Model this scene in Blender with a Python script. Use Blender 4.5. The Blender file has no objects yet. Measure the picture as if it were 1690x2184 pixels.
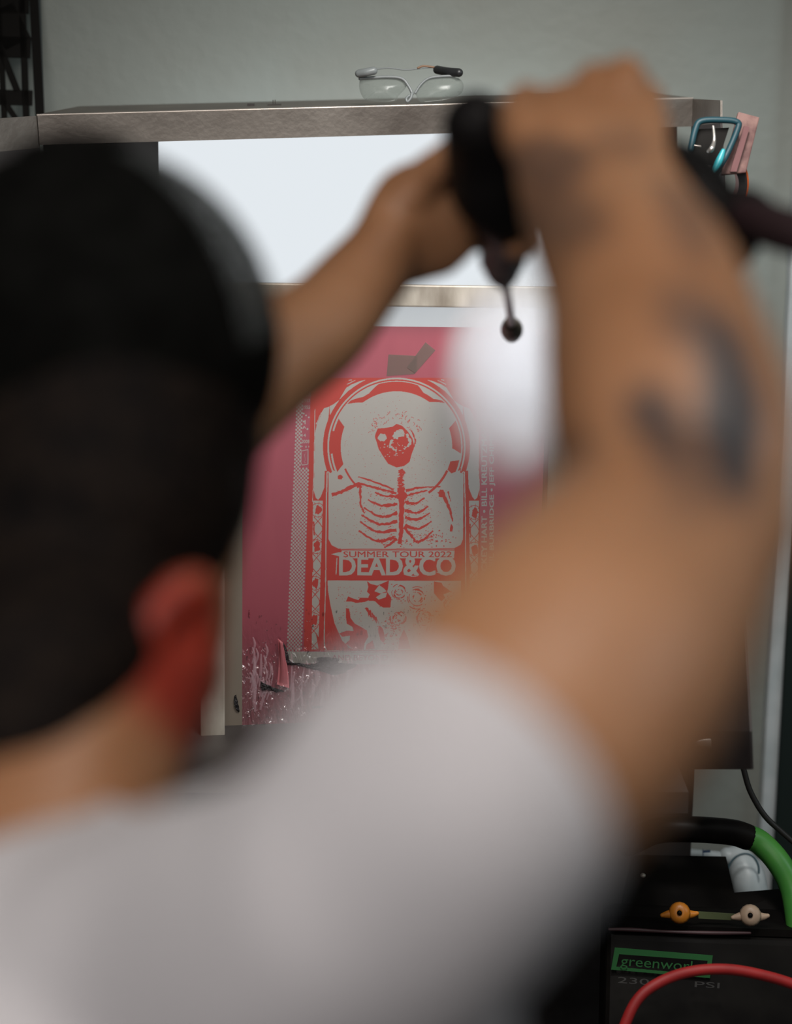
import bpy, bmesh, math, random
import numpy as np
from mathutils import Vector, Matrix
random.seed(7); rng = np.random.RandomState(7)
SC = bpy.context.scene
COL = SC.collection
# ------------------------------------------------------------------ camera
F = 3400.0                       # focal length in pixels of the 1690x2184 frame
CX, CY = 845.0, 1092.0
up_c = Vector((-209, 11260, 3400)).normalized()      # world up seen in camera space
fw_c = Vector((0, 0, -1))
y_c = (fw_c - up_c * fw_c.dot(up_c)).normalized()
x_c = y_c.cross(up_c).normalized()
ROT = Matrix((x_c, y_c, up_c))                       # camera space -> world
CAMPOS = Vector((0, 0, 1.66))
cam = bpy.data.cameras.new('camera'); camo = bpy.data.objects.new('camera', cam); COL.objects.link(camo)
camo.matrix_world = Matrix.Translation(CAMPOS) @ ROT.to_4x4()
cam.sensor_fit = 'VERTICAL'; cam.sensor_height = 36.0
cam.lens = F / 2184 * 36.0
cam.clip_start = 0.05
cam.dof.use_dof = True
cam.dof.focus_distance = 2.2
APER = 0.027                                          # aperture diameter in metres
cam.dof.aperture_fstop = cam.lens / 1000 / APER
SC.camera = camo
# ------------------------------------------------------------------ light and exposure
W = bpy.data.worlds.new('world'); SC.world = W; W.use_nodes = True
W.node_tree.nodes['Background'].inputs[0].default_value = (0.55, 0.63, 0.66, 1)
W.node_tree.nodes['Background'].inputs[1].default_value = 0.05
SC.view_settings.view_transform = 'Standard'; SC.view_settings.look = 'None'
SC.view_settings.gamma = 1; SC.view_settings.use_curve_mapping = False
SC.view_settings.exposure = 0.0
def area(name, loc, target, size, power, col, sy=None):
    l = bpy.data.lights.new(name, 'AREA'); l.shape = 'RECTANGLE'; l.size = size; l.size_y = sy or size
    l.energy = power; l.color = col
    o = bpy.data.objects.new(name, l); COL.objects.link(o); o.location = loc
    d = Vector(target) - Vector(loc); o.rotation_euler = d.to_track_quat('-Z', 'Y').to_euler(); return o
wl = area('mist_fill', (0.28, 1.50, 2.25), (0.16, 2.02, 1.15), 0.35, 7, (1.0, 0.97, 0.94)); wl.data.spread = math.radians(95)  # unseen lamp added to brighten the mist and the screen
area('ceiling_lamp', (0.45, 0.45, 2.75), (0.16, 0.85, 1.4), 0.6, 11, (1.0, 0.93, 0.86))
area('room_lamp', (-0.40, -0.60, 2.4), (0.15, 1.0, 1.2), 0.9, 15.5, (1.0, 0.95, 0.92))
area('wall_fill', (2.6, 0.9, 2.3), (0.4, 2.6, 2.0), 0.9, 12, (0.80, 0.95, 1.0))  # added area light washing the back wall; no window there

# ------------------------------------------------------------------ helpers
def P(x, y, d):
    """the point seen at pixel (x, y), d metres along the view axis"""
    return CAMPOS + ROT @ Vector(((x - CX) / F * d, -(y - CY) / F * d, -d))
def mat(name, col, rough=0.6, metal=0.0, **k):
    m = bpy.data.materials.new(name); m.use_nodes = True
    b = m.node_tree.nodes['Principled BSDF']
    b.inputs['Base Color'].default_value = (*col, 1); b.inputs['Roughness'].default_value = rough
    b.inputs['Metallic'].default_value = metal
    for kk, v in k.items():
        b.inputs[kk.replace('_', ' ')].default_value = v
    return m
def nd(m, t, **k):
    n = m.node_tree.nodes.new(t)
    for a, v in k.items(): setattr(n, a, v)
    return n
def lk(m, a, b): m.node_tree.links.new(a, b)
def noisy(m, c1, c2, scale=8, lo=0.35, hi=0.65, bump=0.0, bscale=60, stretch=None, rough=None):
    b = m.node_tree.nodes['Principled BSDF']
    tc = nd(m, 'ShaderNodeTexCoord'); src = tc.outputs['Object']
    if stretch:
        mp = nd(m, 'ShaderNodeMapping'); mp.inputs['Scale'].default_value = stretch; lk(m, src, mp.inputs[0]); src = mp.outputs[0]
    n = nd(m, 'ShaderNodeTexNoise'); n.inputs['Scale'].default_value = scale; n.inputs['Detail'].default_value = 5
    lk(m, src, n.inputs['Vector'])
    r = nd(m, 'ShaderNodeValToRGB'); e = r.color_ramp.elements
    e[0].position = lo; e[1].position = hi; e[0].color = (*c1, 1); e[1].color = (*c2, 1)
    lk(m, n.outputs['Fac'], r.inputs[0]); lk(m, r.outputs[0], b.inputs['Base Color'])
    if rough:
        mr = nd(m, 'ShaderNodeMapRange'); mr.inputs['To Min'].default_value = rough[0]; mr.inputs['To Max'].default_value = rough[1]
        lk(m, n.outputs['Fac'], mr.inputs[0]); lk(m, mr.outputs[0], b.inputs['Roughness'])
    if bump:
        n2 = nd(m, 'ShaderNodeTexNoise'); n2.inputs['Scale'].default_value = bscale; n2.inputs['Detail'].default_value = 6
        lk(m, src, n2.inputs['Vector'])
        bp = nd(m, 'ShaderNodeBump'); bp.inputs['Strength'].default_value = bump; bp.inputs['Distance'].default_value = 0.01
        lk(m, n2.outputs['Fac'], bp.inputs['Height']); lk(m, bp.outputs[0], b.inputs['Normal'])
    return m
def link(name, me, m=None, parent=None):
    o = bpy.data.objects.new(name, me); COL.objects.link(o)
    if m is not None: me.materials.append(m)
    if parent is not None:
        o.parent = parent; o.matrix_parent_inverse = parent.matrix_basis.inverted()
        if parent.parent is not None:
            o.matrix_parent_inverse = (parent.parent.matrix_basis @ parent.matrix_parent_inverse @ parent.matrix_basis).inverted() if False else o.matrix_parent_inverse
    return o
def obj(name, bm, m=None, parent=None, smooth=False):
    me = bpy.data.meshes.new(name)
    bmesh.ops.recalc_face_normals(bm, faces=bm.faces)
    if smooth:
        for f in bm.faces: f.smooth = True
    bm.to_mesh(me); bm.free()
    return link(name, me, m, parent)
def tag(o, label, cat, group=None):
    o['label'] = label; o['category'] = cat
    if group: o['group'] = group
    return o
def thing(name, label, cat, loc, group=None):
    o = bpy.data.objects.new(name, None); COL.objects.link(o); o.location = loc; o.empty_display_size = 0.05
    return tag(o, label, cat, group)
def struct(o): o['kind'] = 'structure'; return o
def hexa(bm, v8):
    """v8: four points of one face then the four matching ones of the other"""
    vs = [bm.verts.new(v) for v in v8]
    for f in ((0, 1, 2, 3), (7, 6, 5, 4), (0, 4, 5, 1), (1, 5, 6, 2), (2, 6, 7, 3), (3, 7, 4, 0)):
        bm.faces.new([vs[i] for i in f])
def slab(bm, quad, thick):
    q = [Vector(p) for p in quad]
    n = (q[1] - q[0]).cross(q[3] - q[0]).normalized()
    hexa(bm, q + [p + n * thick for p in q])
def box(bm, c, s, R=None):
    c = Vector(c); h = Vector(s) / 2
    pts = []
    for z in (-1, 1):
        for x, y in ((-1, -1), (1, -1), (1, 1), (-1, 1)):
            v = Vector((x * h.x, y * h.y, z * h.z)); pts.append(c + (R @ v if R is not None else v))
    hexa(bm, pts)
def catmull(pts, n):
    out = []
    L = len(pts)
    for i in range(L - 1):
        p0, p1, p2, p3 = pts[max(i - 1, 0)], pts[i], pts[i + 1], pts[min(i + 2, L - 1)]
        for k in range(n):
            t = k / n
            out.append([0.5 * ((2 * b) + (-a + c) * t + (2 * a - 5 * b + 4 * c - d) * t * t + (-a + 3 * b - 3 * c + d) * t ** 3)
                        for a, b, c, d in zip(p0, p1, p2, p3)])
    out.append(list(pts[-1])); return out
def loft(bm, pts, seg=18, sub=5, side=None, cap=True):
    """pts: (Vector, r) or (Vector, ra, rb): smooth tapered tube; side = direction of ra"""
    raw = [[*p[0], p[1], p[2] if len(p) > 2 else p[1]] for p in pts]
    s = catmull(raw, sub) if sub > 1 and len(raw) > 1 else raw
    C = [Vector(q[:3]) for q in s]; A = [max(q[3], 1e-4) for q in s]; B = [max(q[4], 1e-4) for q in s]
    T = [(C[min(i + 1, len(C) - 1)] - C[max(i - 1, 0)]).normalized() for i in range(len(C))]
    if cap:                                            # rounded ends
        def capl(c, t, a, b, sg):
            o = []
            for k in (0.97, 0.85, 0.6, 0.3):
                h = math.sqrt(1 - k * k); o.append((c + t * sg * min(a, b) * h, a * k, b * k))
            return o
        e0 = capl(C[0], T[0], A[0], B[0], -1); e1 = capl(C[-1], T[-1], A[-1], B[-1], 1)
        C = [e[0] for e in reversed(e0)] + C + [e[0] for e in e1]
        A = [e[1] for e in reversed(e0)] + A + [e[1] for e in e1]
        B = [e[2] for e in reversed(e0)] + B + [e[2] for e in e1]
        T = [T[0]] * 4 + T + [T[-1]] * 4
    u = Vector(side) if side is not None else (Vector((0, 0, 1)) if abs(T[0].z) < 0.9 else Vector((1, 0, 0)))
    rings = []
    for c, a, b, t in zip(C, A, B, T):
        u = (u - t * u.dot(t))
        u = u.normalized() if u.length > 1e-6 else t.orthogonal().normalized()
        v = t.cross(u)
        rings.append([bm.verts.new(c + u * a * math.cos(2 * math.pi * k / seg) + v * b * math.sin(2 * math.pi * k / seg)) for k in range(seg)])
    for r0, r1 in zip(rings, rings[1:]):
        for k in range(seg):
            bm.faces.new((r0[k], r0[(k + 1) % seg], r1[(k + 1) % seg], r1[k]))
    bm.faces.new(rings[0][::-1]); bm.faces.new(rings[-1])
def ell(bm, c, r, R=None, seg=24):
    M = Matrix.Translation(Vector(c)) @ (R.to_4x4() if R is not None else Matrix.Identity(4)) @ Matrix.Diagonal((*r, 1))
    bmesh.ops.create_uvsphere(bm, u_segments=seg, v_segments=seg // 2, radius=1, matrix=M)
def remesh(bm, name, voxel, smooth=6, disp=None):
    """fuse overlapping lumps into one continuous surface; returns a mesh"""
    me = bpy.data.meshes.new(name); bm.to_mesh(me); bm.free()
    o = bpy.data.objects.new(name, me); COL.objects.link(o)
    r = o.modifiers.new('r', 'REMESH'); r.mode = 'VOXEL'; r.voxel_size = voxel; r.use_smooth_shade = True
    s = o.modifiers.new('s', 'SMOOTH'); s.factor = 0.5; s.iterations = smooth
    dg = bpy.context.evaluated_depsgraph_get()
    me2 = bpy.data.meshes.new_from_object(o.evaluated_get(dg))
    bpy.data.objects.remove(o); bpy.data.meshes.remove(me)
    me2.name = name
    me2.polygons.foreach_set('use_smooth', [True] * len(me2.polygons))
    return me2
def bevel(bm, w=0.002, seg=2):
    bmesh.ops.bevel(bm, geom=list(bm.edges), offset=w, segments=seg, affect='EDGES', profile=0.6)
def text_tris(s, offset=0.0):
    """outline text as triangles (numpy, unit height) plus width"""
    c = bpy.data.curves.new('t', 'FONT'); c.body = s; c.size = 1; c.offset = offset; c.resolution_u = 3
    c.fill_mode = 'FRONT'
    o = bpy.data.objects.new('t', c); COL.objects.link(o)
    me = bpy.data.meshes.new_from_object(o.evaluated_get(bpy.context.evaluated_depsgraph_get()))
    bpy.data.objects.remove(o); bpy.data.curves.remove(c)
    v = np.array([q.co[:2] for q in me.vertices]); me.calc_loop_triangles()
    t = np.array([q.vertices[:] for q in me.loop_triangles]); bpy.data.meshes.remove(me)
    v -= v.min(0); return v, t
# ------------------------------------------------------------------ room
yb = P(845, 300, 2.62).y                               # depth of the wall
m_wall = mat('painted_wall', (0.30, 0.35, 0.33), 0.55)
noisy(m_wall, (0.28, 0.285, 0.25), (0.34, 0.385, 0.36), 2.2, 0.25, 0.75, 0.14, 45)
for n, c, s in (('wall_back', (0, yb + 0.05, 1.4), (5.2, 0.1, 2.8)), ('floor', (0, 0.6, -0.05), (5.2, 5.0, 0.1)),
                ('ceiling', (0, 0.6, 2.85), (5.2, 5.0, 0.1)), ('wall_left', (-2.65, 0.6, 1.4), (0.1, 5.0, 2.8))):
    bm = bmesh.new(); box(bm, c, s)
    m = m_wall if n.startswith('wall') else mat(n, (0.10, 0.10, 0.10) if n == 'floor' else (0.30, 0.29, 0.27), 0.8)
    struct(obj(n, bm, m))
# white corner trim and the dark doorway beyond it
m_white = noisy(mat('white_trim', (0.5, 0.55, 0.56), 0.4), (0.50, 0.56, 0.57), (0.62, 0.67, 0.68), 14)
m_dark = mat('dark_paint', (0.018, 0.026, 0.024), 0.55)
def edge_pt(x, y, Y):                                   # point on plane y = Y
    a = P(x, y, 1) - CAMPOS; return CAMPOS + a * (Y / a.y)
tp = edge_pt(1666, 1200, yb - 0.02)
bm = bmesh.new(); box(bm, (tp.x, yb - 0.015, 1.4), (0.026, 0.03, 2.8)); bevel(bm, 0.004); struct(obj('trim_1', bm, m_white))
bm = bmesh.new(); box(bm, (tp.x + 0.013 + 0.4, yb - 0.02, 1.05), (0.80, 0.04, 2.1)); bevel(bm, 0.004); struct(obj('door_1', bm, m_dark))
# ------------------------------------------------------------------ wash-out booth
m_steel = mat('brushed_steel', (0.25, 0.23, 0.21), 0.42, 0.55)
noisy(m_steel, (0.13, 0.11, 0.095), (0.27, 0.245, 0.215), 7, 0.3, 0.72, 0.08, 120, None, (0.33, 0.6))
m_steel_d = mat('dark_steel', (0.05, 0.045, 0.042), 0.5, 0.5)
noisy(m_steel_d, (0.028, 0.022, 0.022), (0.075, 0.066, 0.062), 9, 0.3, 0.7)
booth = thing('washout_booth', 'steel washout booth with glowing white back panel and flat top ledge', 'washout booth', (0, P(800, 1100, 2.4).y, 0))
D0, D1 = 2.22, 2.36                                     # header front depth, left and right end
hTL, hTR = P(80, 247, D0), P(1477, 211, D1)
zt = (hTL.z + hTR.z) / 2
dirh = (hTR - hTL).normalized(); back = Vector((-dirh.y, dirh.x, 0)).normalized()
depth = 0.24
hb = 0.0395                                             # header face height
dn = Vector((0, 0, -1))
bm = bmesh.new(); slab(bm, [hTL, hTR, hTR + dn * hb, hTL + dn * hb], -0.003)
if True:                                                # a return lip under the face
    slab(bm, [hTL + dn * hb, hTR + dn * hb, hTR + dn * hb + back * 0.03, hTL + dn * hb + back * 0.03], 0.002)
obj('header', bm, m_steel, booth)
bm = bmesh.new(); slab(bm, [hTL, hTR, hTR + back * depth, hTL + back * depth + dirh * 0.05], 0.002); obj('top_ledge', bm, m_steel, booth)
bm = bmesh.new(); loft(bm, [(hTL + Vector((0, 0, 0.001)) - back * .001, 0.0016), (hTR + Vector((0, 0, 0.001)) - back * .001, 0.0016)], 8, 1)
obj('folded_edge', bm, mat('lit_edge', (0.62, 0.55, 0.49), 0.35, 0.6), booth, True)  # highlight along the fold put into a lighter edge colour
# wings that flare out at both sides
R0, R1 = hTR, P(1537, 214, 2.20)
bm = bmesh.new(); slab(bm, [R0, R1, P(1537, 262, 2.20), hTR + dn * hb], 0.003)
obj('side_wing', bm, m_steel, booth)
bm = bmesh.new()
slab(bm, [hTR + dn * hb, P(1537, 262, 2.20), P(1600, 1560, 1.95), P(1440, 1560, 2.25)], 0.003)
slab(bm, [P(1440, 1560, 2.25), P(1600, 1560, 1.95), P(1603, 1641, 1.96), P(1440, 1641, 2.27)], 0.003)
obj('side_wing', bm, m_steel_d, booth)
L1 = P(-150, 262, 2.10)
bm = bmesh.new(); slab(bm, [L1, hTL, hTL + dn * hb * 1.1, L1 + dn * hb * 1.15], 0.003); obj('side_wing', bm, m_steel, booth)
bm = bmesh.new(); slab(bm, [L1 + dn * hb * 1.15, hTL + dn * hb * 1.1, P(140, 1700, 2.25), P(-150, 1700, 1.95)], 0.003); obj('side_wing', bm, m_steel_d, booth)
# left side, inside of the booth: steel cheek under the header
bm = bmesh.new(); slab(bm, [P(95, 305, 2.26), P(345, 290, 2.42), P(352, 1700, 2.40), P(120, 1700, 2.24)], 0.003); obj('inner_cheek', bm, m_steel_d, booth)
# backlit panel
m_panel = bpy.data.materials.new('backlit_panel'); m_panel.use_nodes = True
nt = m_panel.node_tree; nt.nodes.clear()
out = nt.nodes.new('ShaderNodeOutputMaterial'); em = nt.nodes.new('ShaderNodeEmission')
em.inputs[0].default_value = (0.90, 0.955, 1.0, 1); em.inputs[1].default_value = 0.86
nt.links.new(em.outputs[0], out.inputs[0])
def PL(x, y):                                            # upright plane just behind the header
    a = P(x, y, 1) - CAMPOS; q = hTL + back * 0.10; t = (q - CAMPOS).dot(back) / a.dot(back); return CAMPOS + a * t
bm = bmesh.new(); slab(bm, [PL(338, 250), PL(1345, 228), PL(1350, 880), PL(338, 880)], -0.01); obj('light_panel', bm, m_panel, booth)
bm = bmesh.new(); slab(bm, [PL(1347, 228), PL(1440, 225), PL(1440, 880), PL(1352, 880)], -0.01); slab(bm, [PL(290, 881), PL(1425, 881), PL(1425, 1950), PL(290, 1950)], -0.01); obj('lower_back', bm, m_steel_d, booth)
# trough the screen stands in, and a leg
bm = bmesh.new(); a, b = P(120, 1690, 2.02), P(1470, 1690, 2.05)
slab(bm, [a, b, b + Vector((0, .36, 0)), a + Vector((0, .36, 0))], -0.006)
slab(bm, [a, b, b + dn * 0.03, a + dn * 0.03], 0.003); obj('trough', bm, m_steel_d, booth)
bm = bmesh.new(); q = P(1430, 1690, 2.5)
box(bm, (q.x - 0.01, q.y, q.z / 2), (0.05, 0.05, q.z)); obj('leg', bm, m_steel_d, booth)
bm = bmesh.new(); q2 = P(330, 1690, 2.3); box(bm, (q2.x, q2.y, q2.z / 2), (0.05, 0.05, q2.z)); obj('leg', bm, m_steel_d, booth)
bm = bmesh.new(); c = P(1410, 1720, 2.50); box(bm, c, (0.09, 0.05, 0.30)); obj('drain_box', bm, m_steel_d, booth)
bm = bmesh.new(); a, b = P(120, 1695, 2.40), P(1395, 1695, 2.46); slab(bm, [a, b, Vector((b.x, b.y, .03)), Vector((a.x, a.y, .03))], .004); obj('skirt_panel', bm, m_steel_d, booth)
bm = bmesh.new(); ell(bm, P(1512, 1585, 2.10), (0.017, 0.003, 0.0065)); obj('cover_plate', bm, m_steel, booth, True)
for x, y, w, h in ((535, 216, 0.010, 0.003), (1108, 207, 0.012, 0.002), (585, 216, 0.02, 0.0016)):
    bm = bmesh.new(); c = P(x, y, 2.36); c.z = zt + h / 2 + 0.002; box(bm, c, (w, 0.01, h)); 
    if w > 0.01:
        for s in (-1, 1): box(bm, c + Vector((s * 0.0016, 0, 0.004)), (0.0012, 0.0012, 0.006))
    obj('bolt', bm, m_steel_d, booth)
# ------------------------------------------------------------------ shelving upright, top left
m_black = mat('black_metal', (0.012, 0.011, 0.010), 0.5, 0.2)
Ys = 2.52
sh = thing('shelf_upright', 'black perforated metal shelf upright by the left end of booth', 'shelf', P(45, 250, Ys))
bm = bmesh.new()
def bar(x0, y0, x1, y1, w, d=Ys, t=0.004):
    a, b = Vector((x0, y0)), Vector((x1, y1)); n = (b - a).normalized(); n = Vector((-n.y, n.x)) * w / 2
    slab(bm, [P(*(a + n), d), P(*(b + n), d), P(*(b - n), d), P(*(a - n), d)], t)
bar(70, -60, 88, 290, 19); bar(46, -60, 58, 290, 14); bar(-6, -60, 12, 290, 12)
for a in ((-20, 12, 62, 12, 36), (-20, 100, 66, 103, 44), (-20, 208, 70, 210, 32), (-20, 262, 74, 262, 18)): bar(*a)
bar(4, 110, 38, 196, 14); bar(8, 215, 40, 262, 12); bar(2, 20, 40, 95, 60)
obj('perforated_post', bm, m_black, sh)
bm = bmesh.new(); slab(bm, [P(79, -60, Ys), P(85, -60, Ys + .02), P(97, 290, Ys + .02), P(90, 290, Ys)], 0.004)
obj('side_flange', bm, mat('blue_black_metal', (0.03, 0.045, 0.05), 0.45, 0.3), sh)
# ------------------------------------------------------------------ safety glasses on the ledge
m_lens = bpy.data.materials.new('clear_lens'); m_lens.use_nodes = True
nt = m_lens.node_tree; b = nt.nodes['Principled BSDF']; o_ = nt.nodes['Material Output']
b.inputs['Base Color'].default_value = (0.26, 0.28, 0.26, 1); b.inputs['Roughness'].default_value = 0.2
tr = nt.nodes.new('ShaderNodeBsdfTransparent'); tr.inputs[0].default_value = (0.92, 0.95, 0.93, 1)
mx = nt.nodes.new('ShaderNodeMixShader'); lw = nt.nodes.new('ShaderNodeLayerWeight'); lw.inputs[0].default_value = 0.5
mr = nt.nodes.new('ShaderNodeMapRange'); mr.inputs['To Min'].default_value = 0.36; mr.inputs['To Max'].default_value = 0.95
nt.links.new(lw.outputs['Facing'], mr.inputs[0]); nt.links.new(mr.outputs[0], mx.inputs[0])
nt.links.new(tr.outputs[0], mx.inputs[1]); nt.links.new(b.outputs[0], mx.inputs[2]); nt.links.new(mx.outputs[0], o_.inputs[0])
gl = thing('safety_glasses', 'clear safety glasses lying upside down on the booth ledge', 'safety glasses', P(875, 219, 2.33))
def gline(pts, d, r, name, m):
    bm = bmesh.new(); loft(bm, [(P(x, y, d + (e[0] if e else 0)), r) for x, y, *e in pts], 10, 5); return obj(name, bm, m, gl, True)
def lens_mesh(outline, name):
    bm = bmesh.new(); n = len(outline); cx = sum(p[0] for p in outline) / n; cy = sum(p[1] for p in outline) / n
    pts = catmull([list(p) for p in outline + outline[:1]], 4)[:-1]
    rows = []
    for k, s in enumerate((1, .8, .55, .3)):
        rows.append([bm.verts.new(P(cx + (x - cx) * s, cy + (y - cy) * s, 2.30 - 0.008 * (1 - s * s))) for x, y in pts])
    N = len(pts)
    for a, b in zip(rows, rows[1:]):
        for i in range(N): bm.faces.new((a[i], a[(i + 1) % N], b[(i + 1) % N], b[i]))
    bm.faces.new(rows[-1])
    bmesh.ops.solidify(bm, geom=list(bm.faces), thickness=0.002)
    return obj(name, bm, m_lens, gl, True)
lens_mesh([(768, 168), (790, 166), (830, 165), (858, 170), (868, 183), (850, 205), (842, 216), (800, 217), (778, 212), (767, 190)], 'lens')
lens_mesh([(885, 196), (905, 170), (930, 164), (965, 163), (985, 172), (989, 188), (980, 203), (955, 212), (915, 217), (895, 216)], 'lens')
m_gf = mat('grey_plastic_frame', (0.22, 0.24, 0.24), 0.35)
gline([(768, 168), (790, 166), (830, 164), (858, 168), (872, 184), (880, 200)], 2.295, 0.0022, 'brow_bar', m_gf)
gline([(886, 198), (898, 180), (915, 167), (940, 163), (970, 162)], 2.295, 0.0018, 'brow_bar', m_gf)
gline([(879, 200), (876, 210), (869, 217), (867, 210), (873, 204)], 2.29, 0.002, 'nose_piece', m_gf)
gline([(798, 148), (830, 145), (865, 149), (895, 146), (930, 143)], 2.34, 0.001, 'strap_rail', m_gf)
m_bp = mat('black_plastic', (0.02, 0.021, 0.022), 0.38)
gline([(766, 157, 0.0), (782, 154, -.005), (797, 151, -.005)], 2.29, 0.0058, 'temple', m_gf)
gline([(933, 149, 0.03), (955, 153, 0.01), (979, 155, 0)], 2.29, 0.0062, 'temple', m_bp)
gline([(892, 145, 0.03), (905, 141, 0.03), (935, 145, 0.03)], 2.29, 0.0015, 'temple_tip', mat('amber_plastic', (0.24, 0.13, 0.07), 0.4))
# ------------------------------------------------------------------ screen-printing screen
u_c = Vector((355, 20100, 3400)).normalized()
r_c = Vector((25000, -92, -3400)); r_c = (r_c - u_c * r_c.dot(u_c)).normalized()
SU, SR = ROT @ u_c, ROT @ r_c; SN = SR.cross(SU)         # SN points to the viewer
if SN.y > 0: SN = -SN
SO = P(800, 1100, 2.20)                                  # a point of the mesh plane
def S(x, y, h=0.0):
    """point of the fabric plane seen at pixel (x, y), raised h towards the viewer"""
    a = P(x, y, 1) - CAMPOS; t = (SO + SN * h - CAMPOS).dot(SN) / a.dot(SN); return CAMPOS + a * t
def UV(p): d = p - SO; return d.dot(SR), d.dot(SU)
def PT(u, v, h=0.0): return SO + SR * u + SU * v + SN * h
u0, v0 = UV(S(428, 1634, .03)); _, v1 = UV(S(900, 608, .03))
iu0, iv0 = UV(S(480, 1584, .03)); _, iv1 = UV(S(900, 655, .03)); iu1, _ = UV(S(1176, 800, .03))
bw = iu0 - u0; u1 = iu1 + bw
scr = thing('printing_screen', 'aluminium framed screen with red emulsion stencil leaning in the booth', 'printing screen', PT((u0 + u1) / 2, v0, 0))
m_alu = mat('worn_aluminium', (0.55, 0.53, 0.49), 0.4, 0.3)
noisy(m_alu, (0.13, 0.10, 0.07), (0.46, 0.42, 0.36), 22, 0.3, 0.7, 0.05, 60, (1, 1, 0.35), (0.28, 0.55))
FD = 0.03
def rail(a, b, c, d):
    bm = bmesh.new(); hexa(bm, [PT(*a, 0), PT(*b, 0), PT(*c, 0), PT(*d, 0), PT(*a, FD), PT(*b, FD), PT(*c, FD), PT(*d, FD)])
    bevel(bm, 0.0022); obj('frame_rail', bm, m_alu, scr, False)
rail((u0, v0), (iu0, iv0), (iu0, iv1), (u0, v1)); rail((u1, v0), (u1, v1), (iu1, iv1), (iu1, iv0))
rail((u0, v1), (iu0, iv1), (iu1, iv1), (u1, v1)); rail((u0, v0), (u1, v0), (iu1, iv0), (iu0, iv0))
bm = bmesh.new()
for k in range(24):
    a0, a1 = 2 * math.pi * k / 24, 2 * math.pi * (k + 1) / 24
    cu, cv = UV(S(446, 1607, .03))
    hexa(bm, [PT(cu + r * math.cos(a), cv + r * math.sin(a), h) for h in (FD, FD + .0012) for r, a in ((.0095, a0), (.0115, a0), (.0115, a1), (.0095, a1))])
obj('corner_plug', bm, m_alu, scr, True)
bm = bmesh.new(); loft(bm, [(PT(iu0 - .006, iv0 - .004, FD - .001), .003), (PT(iu0 + .006, iv0 + .006, FD - .012), .004)], 10, 3); obj('weld_bead', bm, m_alu, scr, True)
# fabric (open mesh), lets the light of the panel through
def thin_mat(name, col, trans, tmix, rough=0.5, clear=0.0, tcol=None, bump=None):
    m = mat(name, col, rough); nt = m.node_tree; b = nt.nodes['Principled BSDF']; o = nt.nodes['Material Output']
    t = nt.nodes.new('ShaderNodeBsdfTranslucent'); t.inputs[0].default_value = (*(tcol or col), 1)
    mx = nt.nodes.new('ShaderNodeMixShader'); mx.inputs[0].default_value = trans
    nt.links.new(b.outputs[0], mx.inputs[1]); nt.links.new(t.outputs[0], mx.inputs[2])
    last = mx
    if clear:
        tr = nt.nodes.new('ShaderNodeBsdfTransparent'); m2 = nt.nodes.new('ShaderNodeMixShader'); m2.inputs[0].default_value = clear
        nt.links.new(mx.outputs[0], m2.inputs[1]); nt.links.new(tr.outputs[0], m2.inputs[2]); last = m2
    nt.links.new(last.outputs[0], o.inputs[0]); return m
m_fab = thin_mat('screen_fabric', (0.60, 0.57, 0.52), 0.6, 0, 0.6, 0.45, (0.95, 0.95, 0.95))
eu0, _ = UV(S(517, 1366)); eu1, _ = UV(S(1163, 950)); _, ev1 = UV(S(900, 697)); _, ev0 = UV(S(600, 1566))
du0, dv1 = UV(S(640, 800)); du0 -= .004; du0 = min(du0, UV(S(610, 1420))[0] - .004); du1, _ = UV(S(1066, 1100)); _, dv0 = UV(S(700, 1421))
bm = bmesh.new()                                         # border of bare fabric round the emulsion
def quad(u_0, v_0, u_1, v_1, h=0.0):
    bm.faces.new([bm.verts.new(PT(*q, h)) for q in ((u_0, v_0), (u_1, v_0), (u_1, v_1), (u_0, v_1))])
quad(iu0 - .004, ev1, iu1 + .004, iv1 + .004); obj('bare_fabric', bm, m_fab, scr)
bm = bmesh.new()
quad(iu0 - .004, iv0 - .004, eu0, ev1); quad(eu1, iv0 - .004, iu1 + .004, ev1); quad(eu0, iv0 - .004, eu1, ev0)
obj('glue_margin', bm, thin_mat('glue_stained_fabric', (0.20, 0.165, 0.13), 0.35, 0, 0.5, 0.0, (0.40, 0.34, 0.27)), scr)
# emulsion + image: one material driven by the mesh attribute 'open' (washed-out mesh) and 'film'
m_em = bpy.data.materials.new('stencil_emulsion'); m_em.use_nodes = True
nt = m_em.node_tree; B = nt.nodes['Principled BSDF']; O = nt.nodes['Material Output']
def at(n): a = nt.nodes.new('ShaderNodeAttribute'); a.attribute_name = n; return a.outputs['Fac']
def mixc(f, a, b_):
    m = nt.nodes.new('ShaderNodeMix'); m.data_type = 'RGBA'
    if f is not None: nt.links.new(f, m.inputs[0])
    for s, v in ((6, a), (7, b_)):
        if isinstance(v, tuple): m.inputs[s].default_value = (*v, 1)
        else: nt.links.new(v, m.inputs[s])
    return m.outputs[2]
aopen, afilm = at('open'), at('film')
tc = nt.nodes.new('ShaderNodeTexCoord'); mp = nt.nodes.new('ShaderNodeMapping'); mp.inputs['Scale'].default_value = (60, 60, 3)
nt.links.new(tc.outputs['Object'], mp.inputs[0]); nz = nt.nodes.new('ShaderNodeTexNoise'); nz.inputs['Scale'].default_value = 1.0; nz.inputs['Detail'].default_value = 3
nt.links.new(mp.outputs[0], nz.inputs['Vector'])
red = mixc(afilm, mixc(nz.outputs['Fac'], (0.30, 0.035, 0.060), (0.42, 0.075, 0.10)), (0.52, 0.035, 0.03))
base = mixc(aopen, red, (0.42, 0.36, 0.30))
nt.links.new(base, B.inputs['Base Color']); B.inputs['Roughness'].default_value = 0.34
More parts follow.
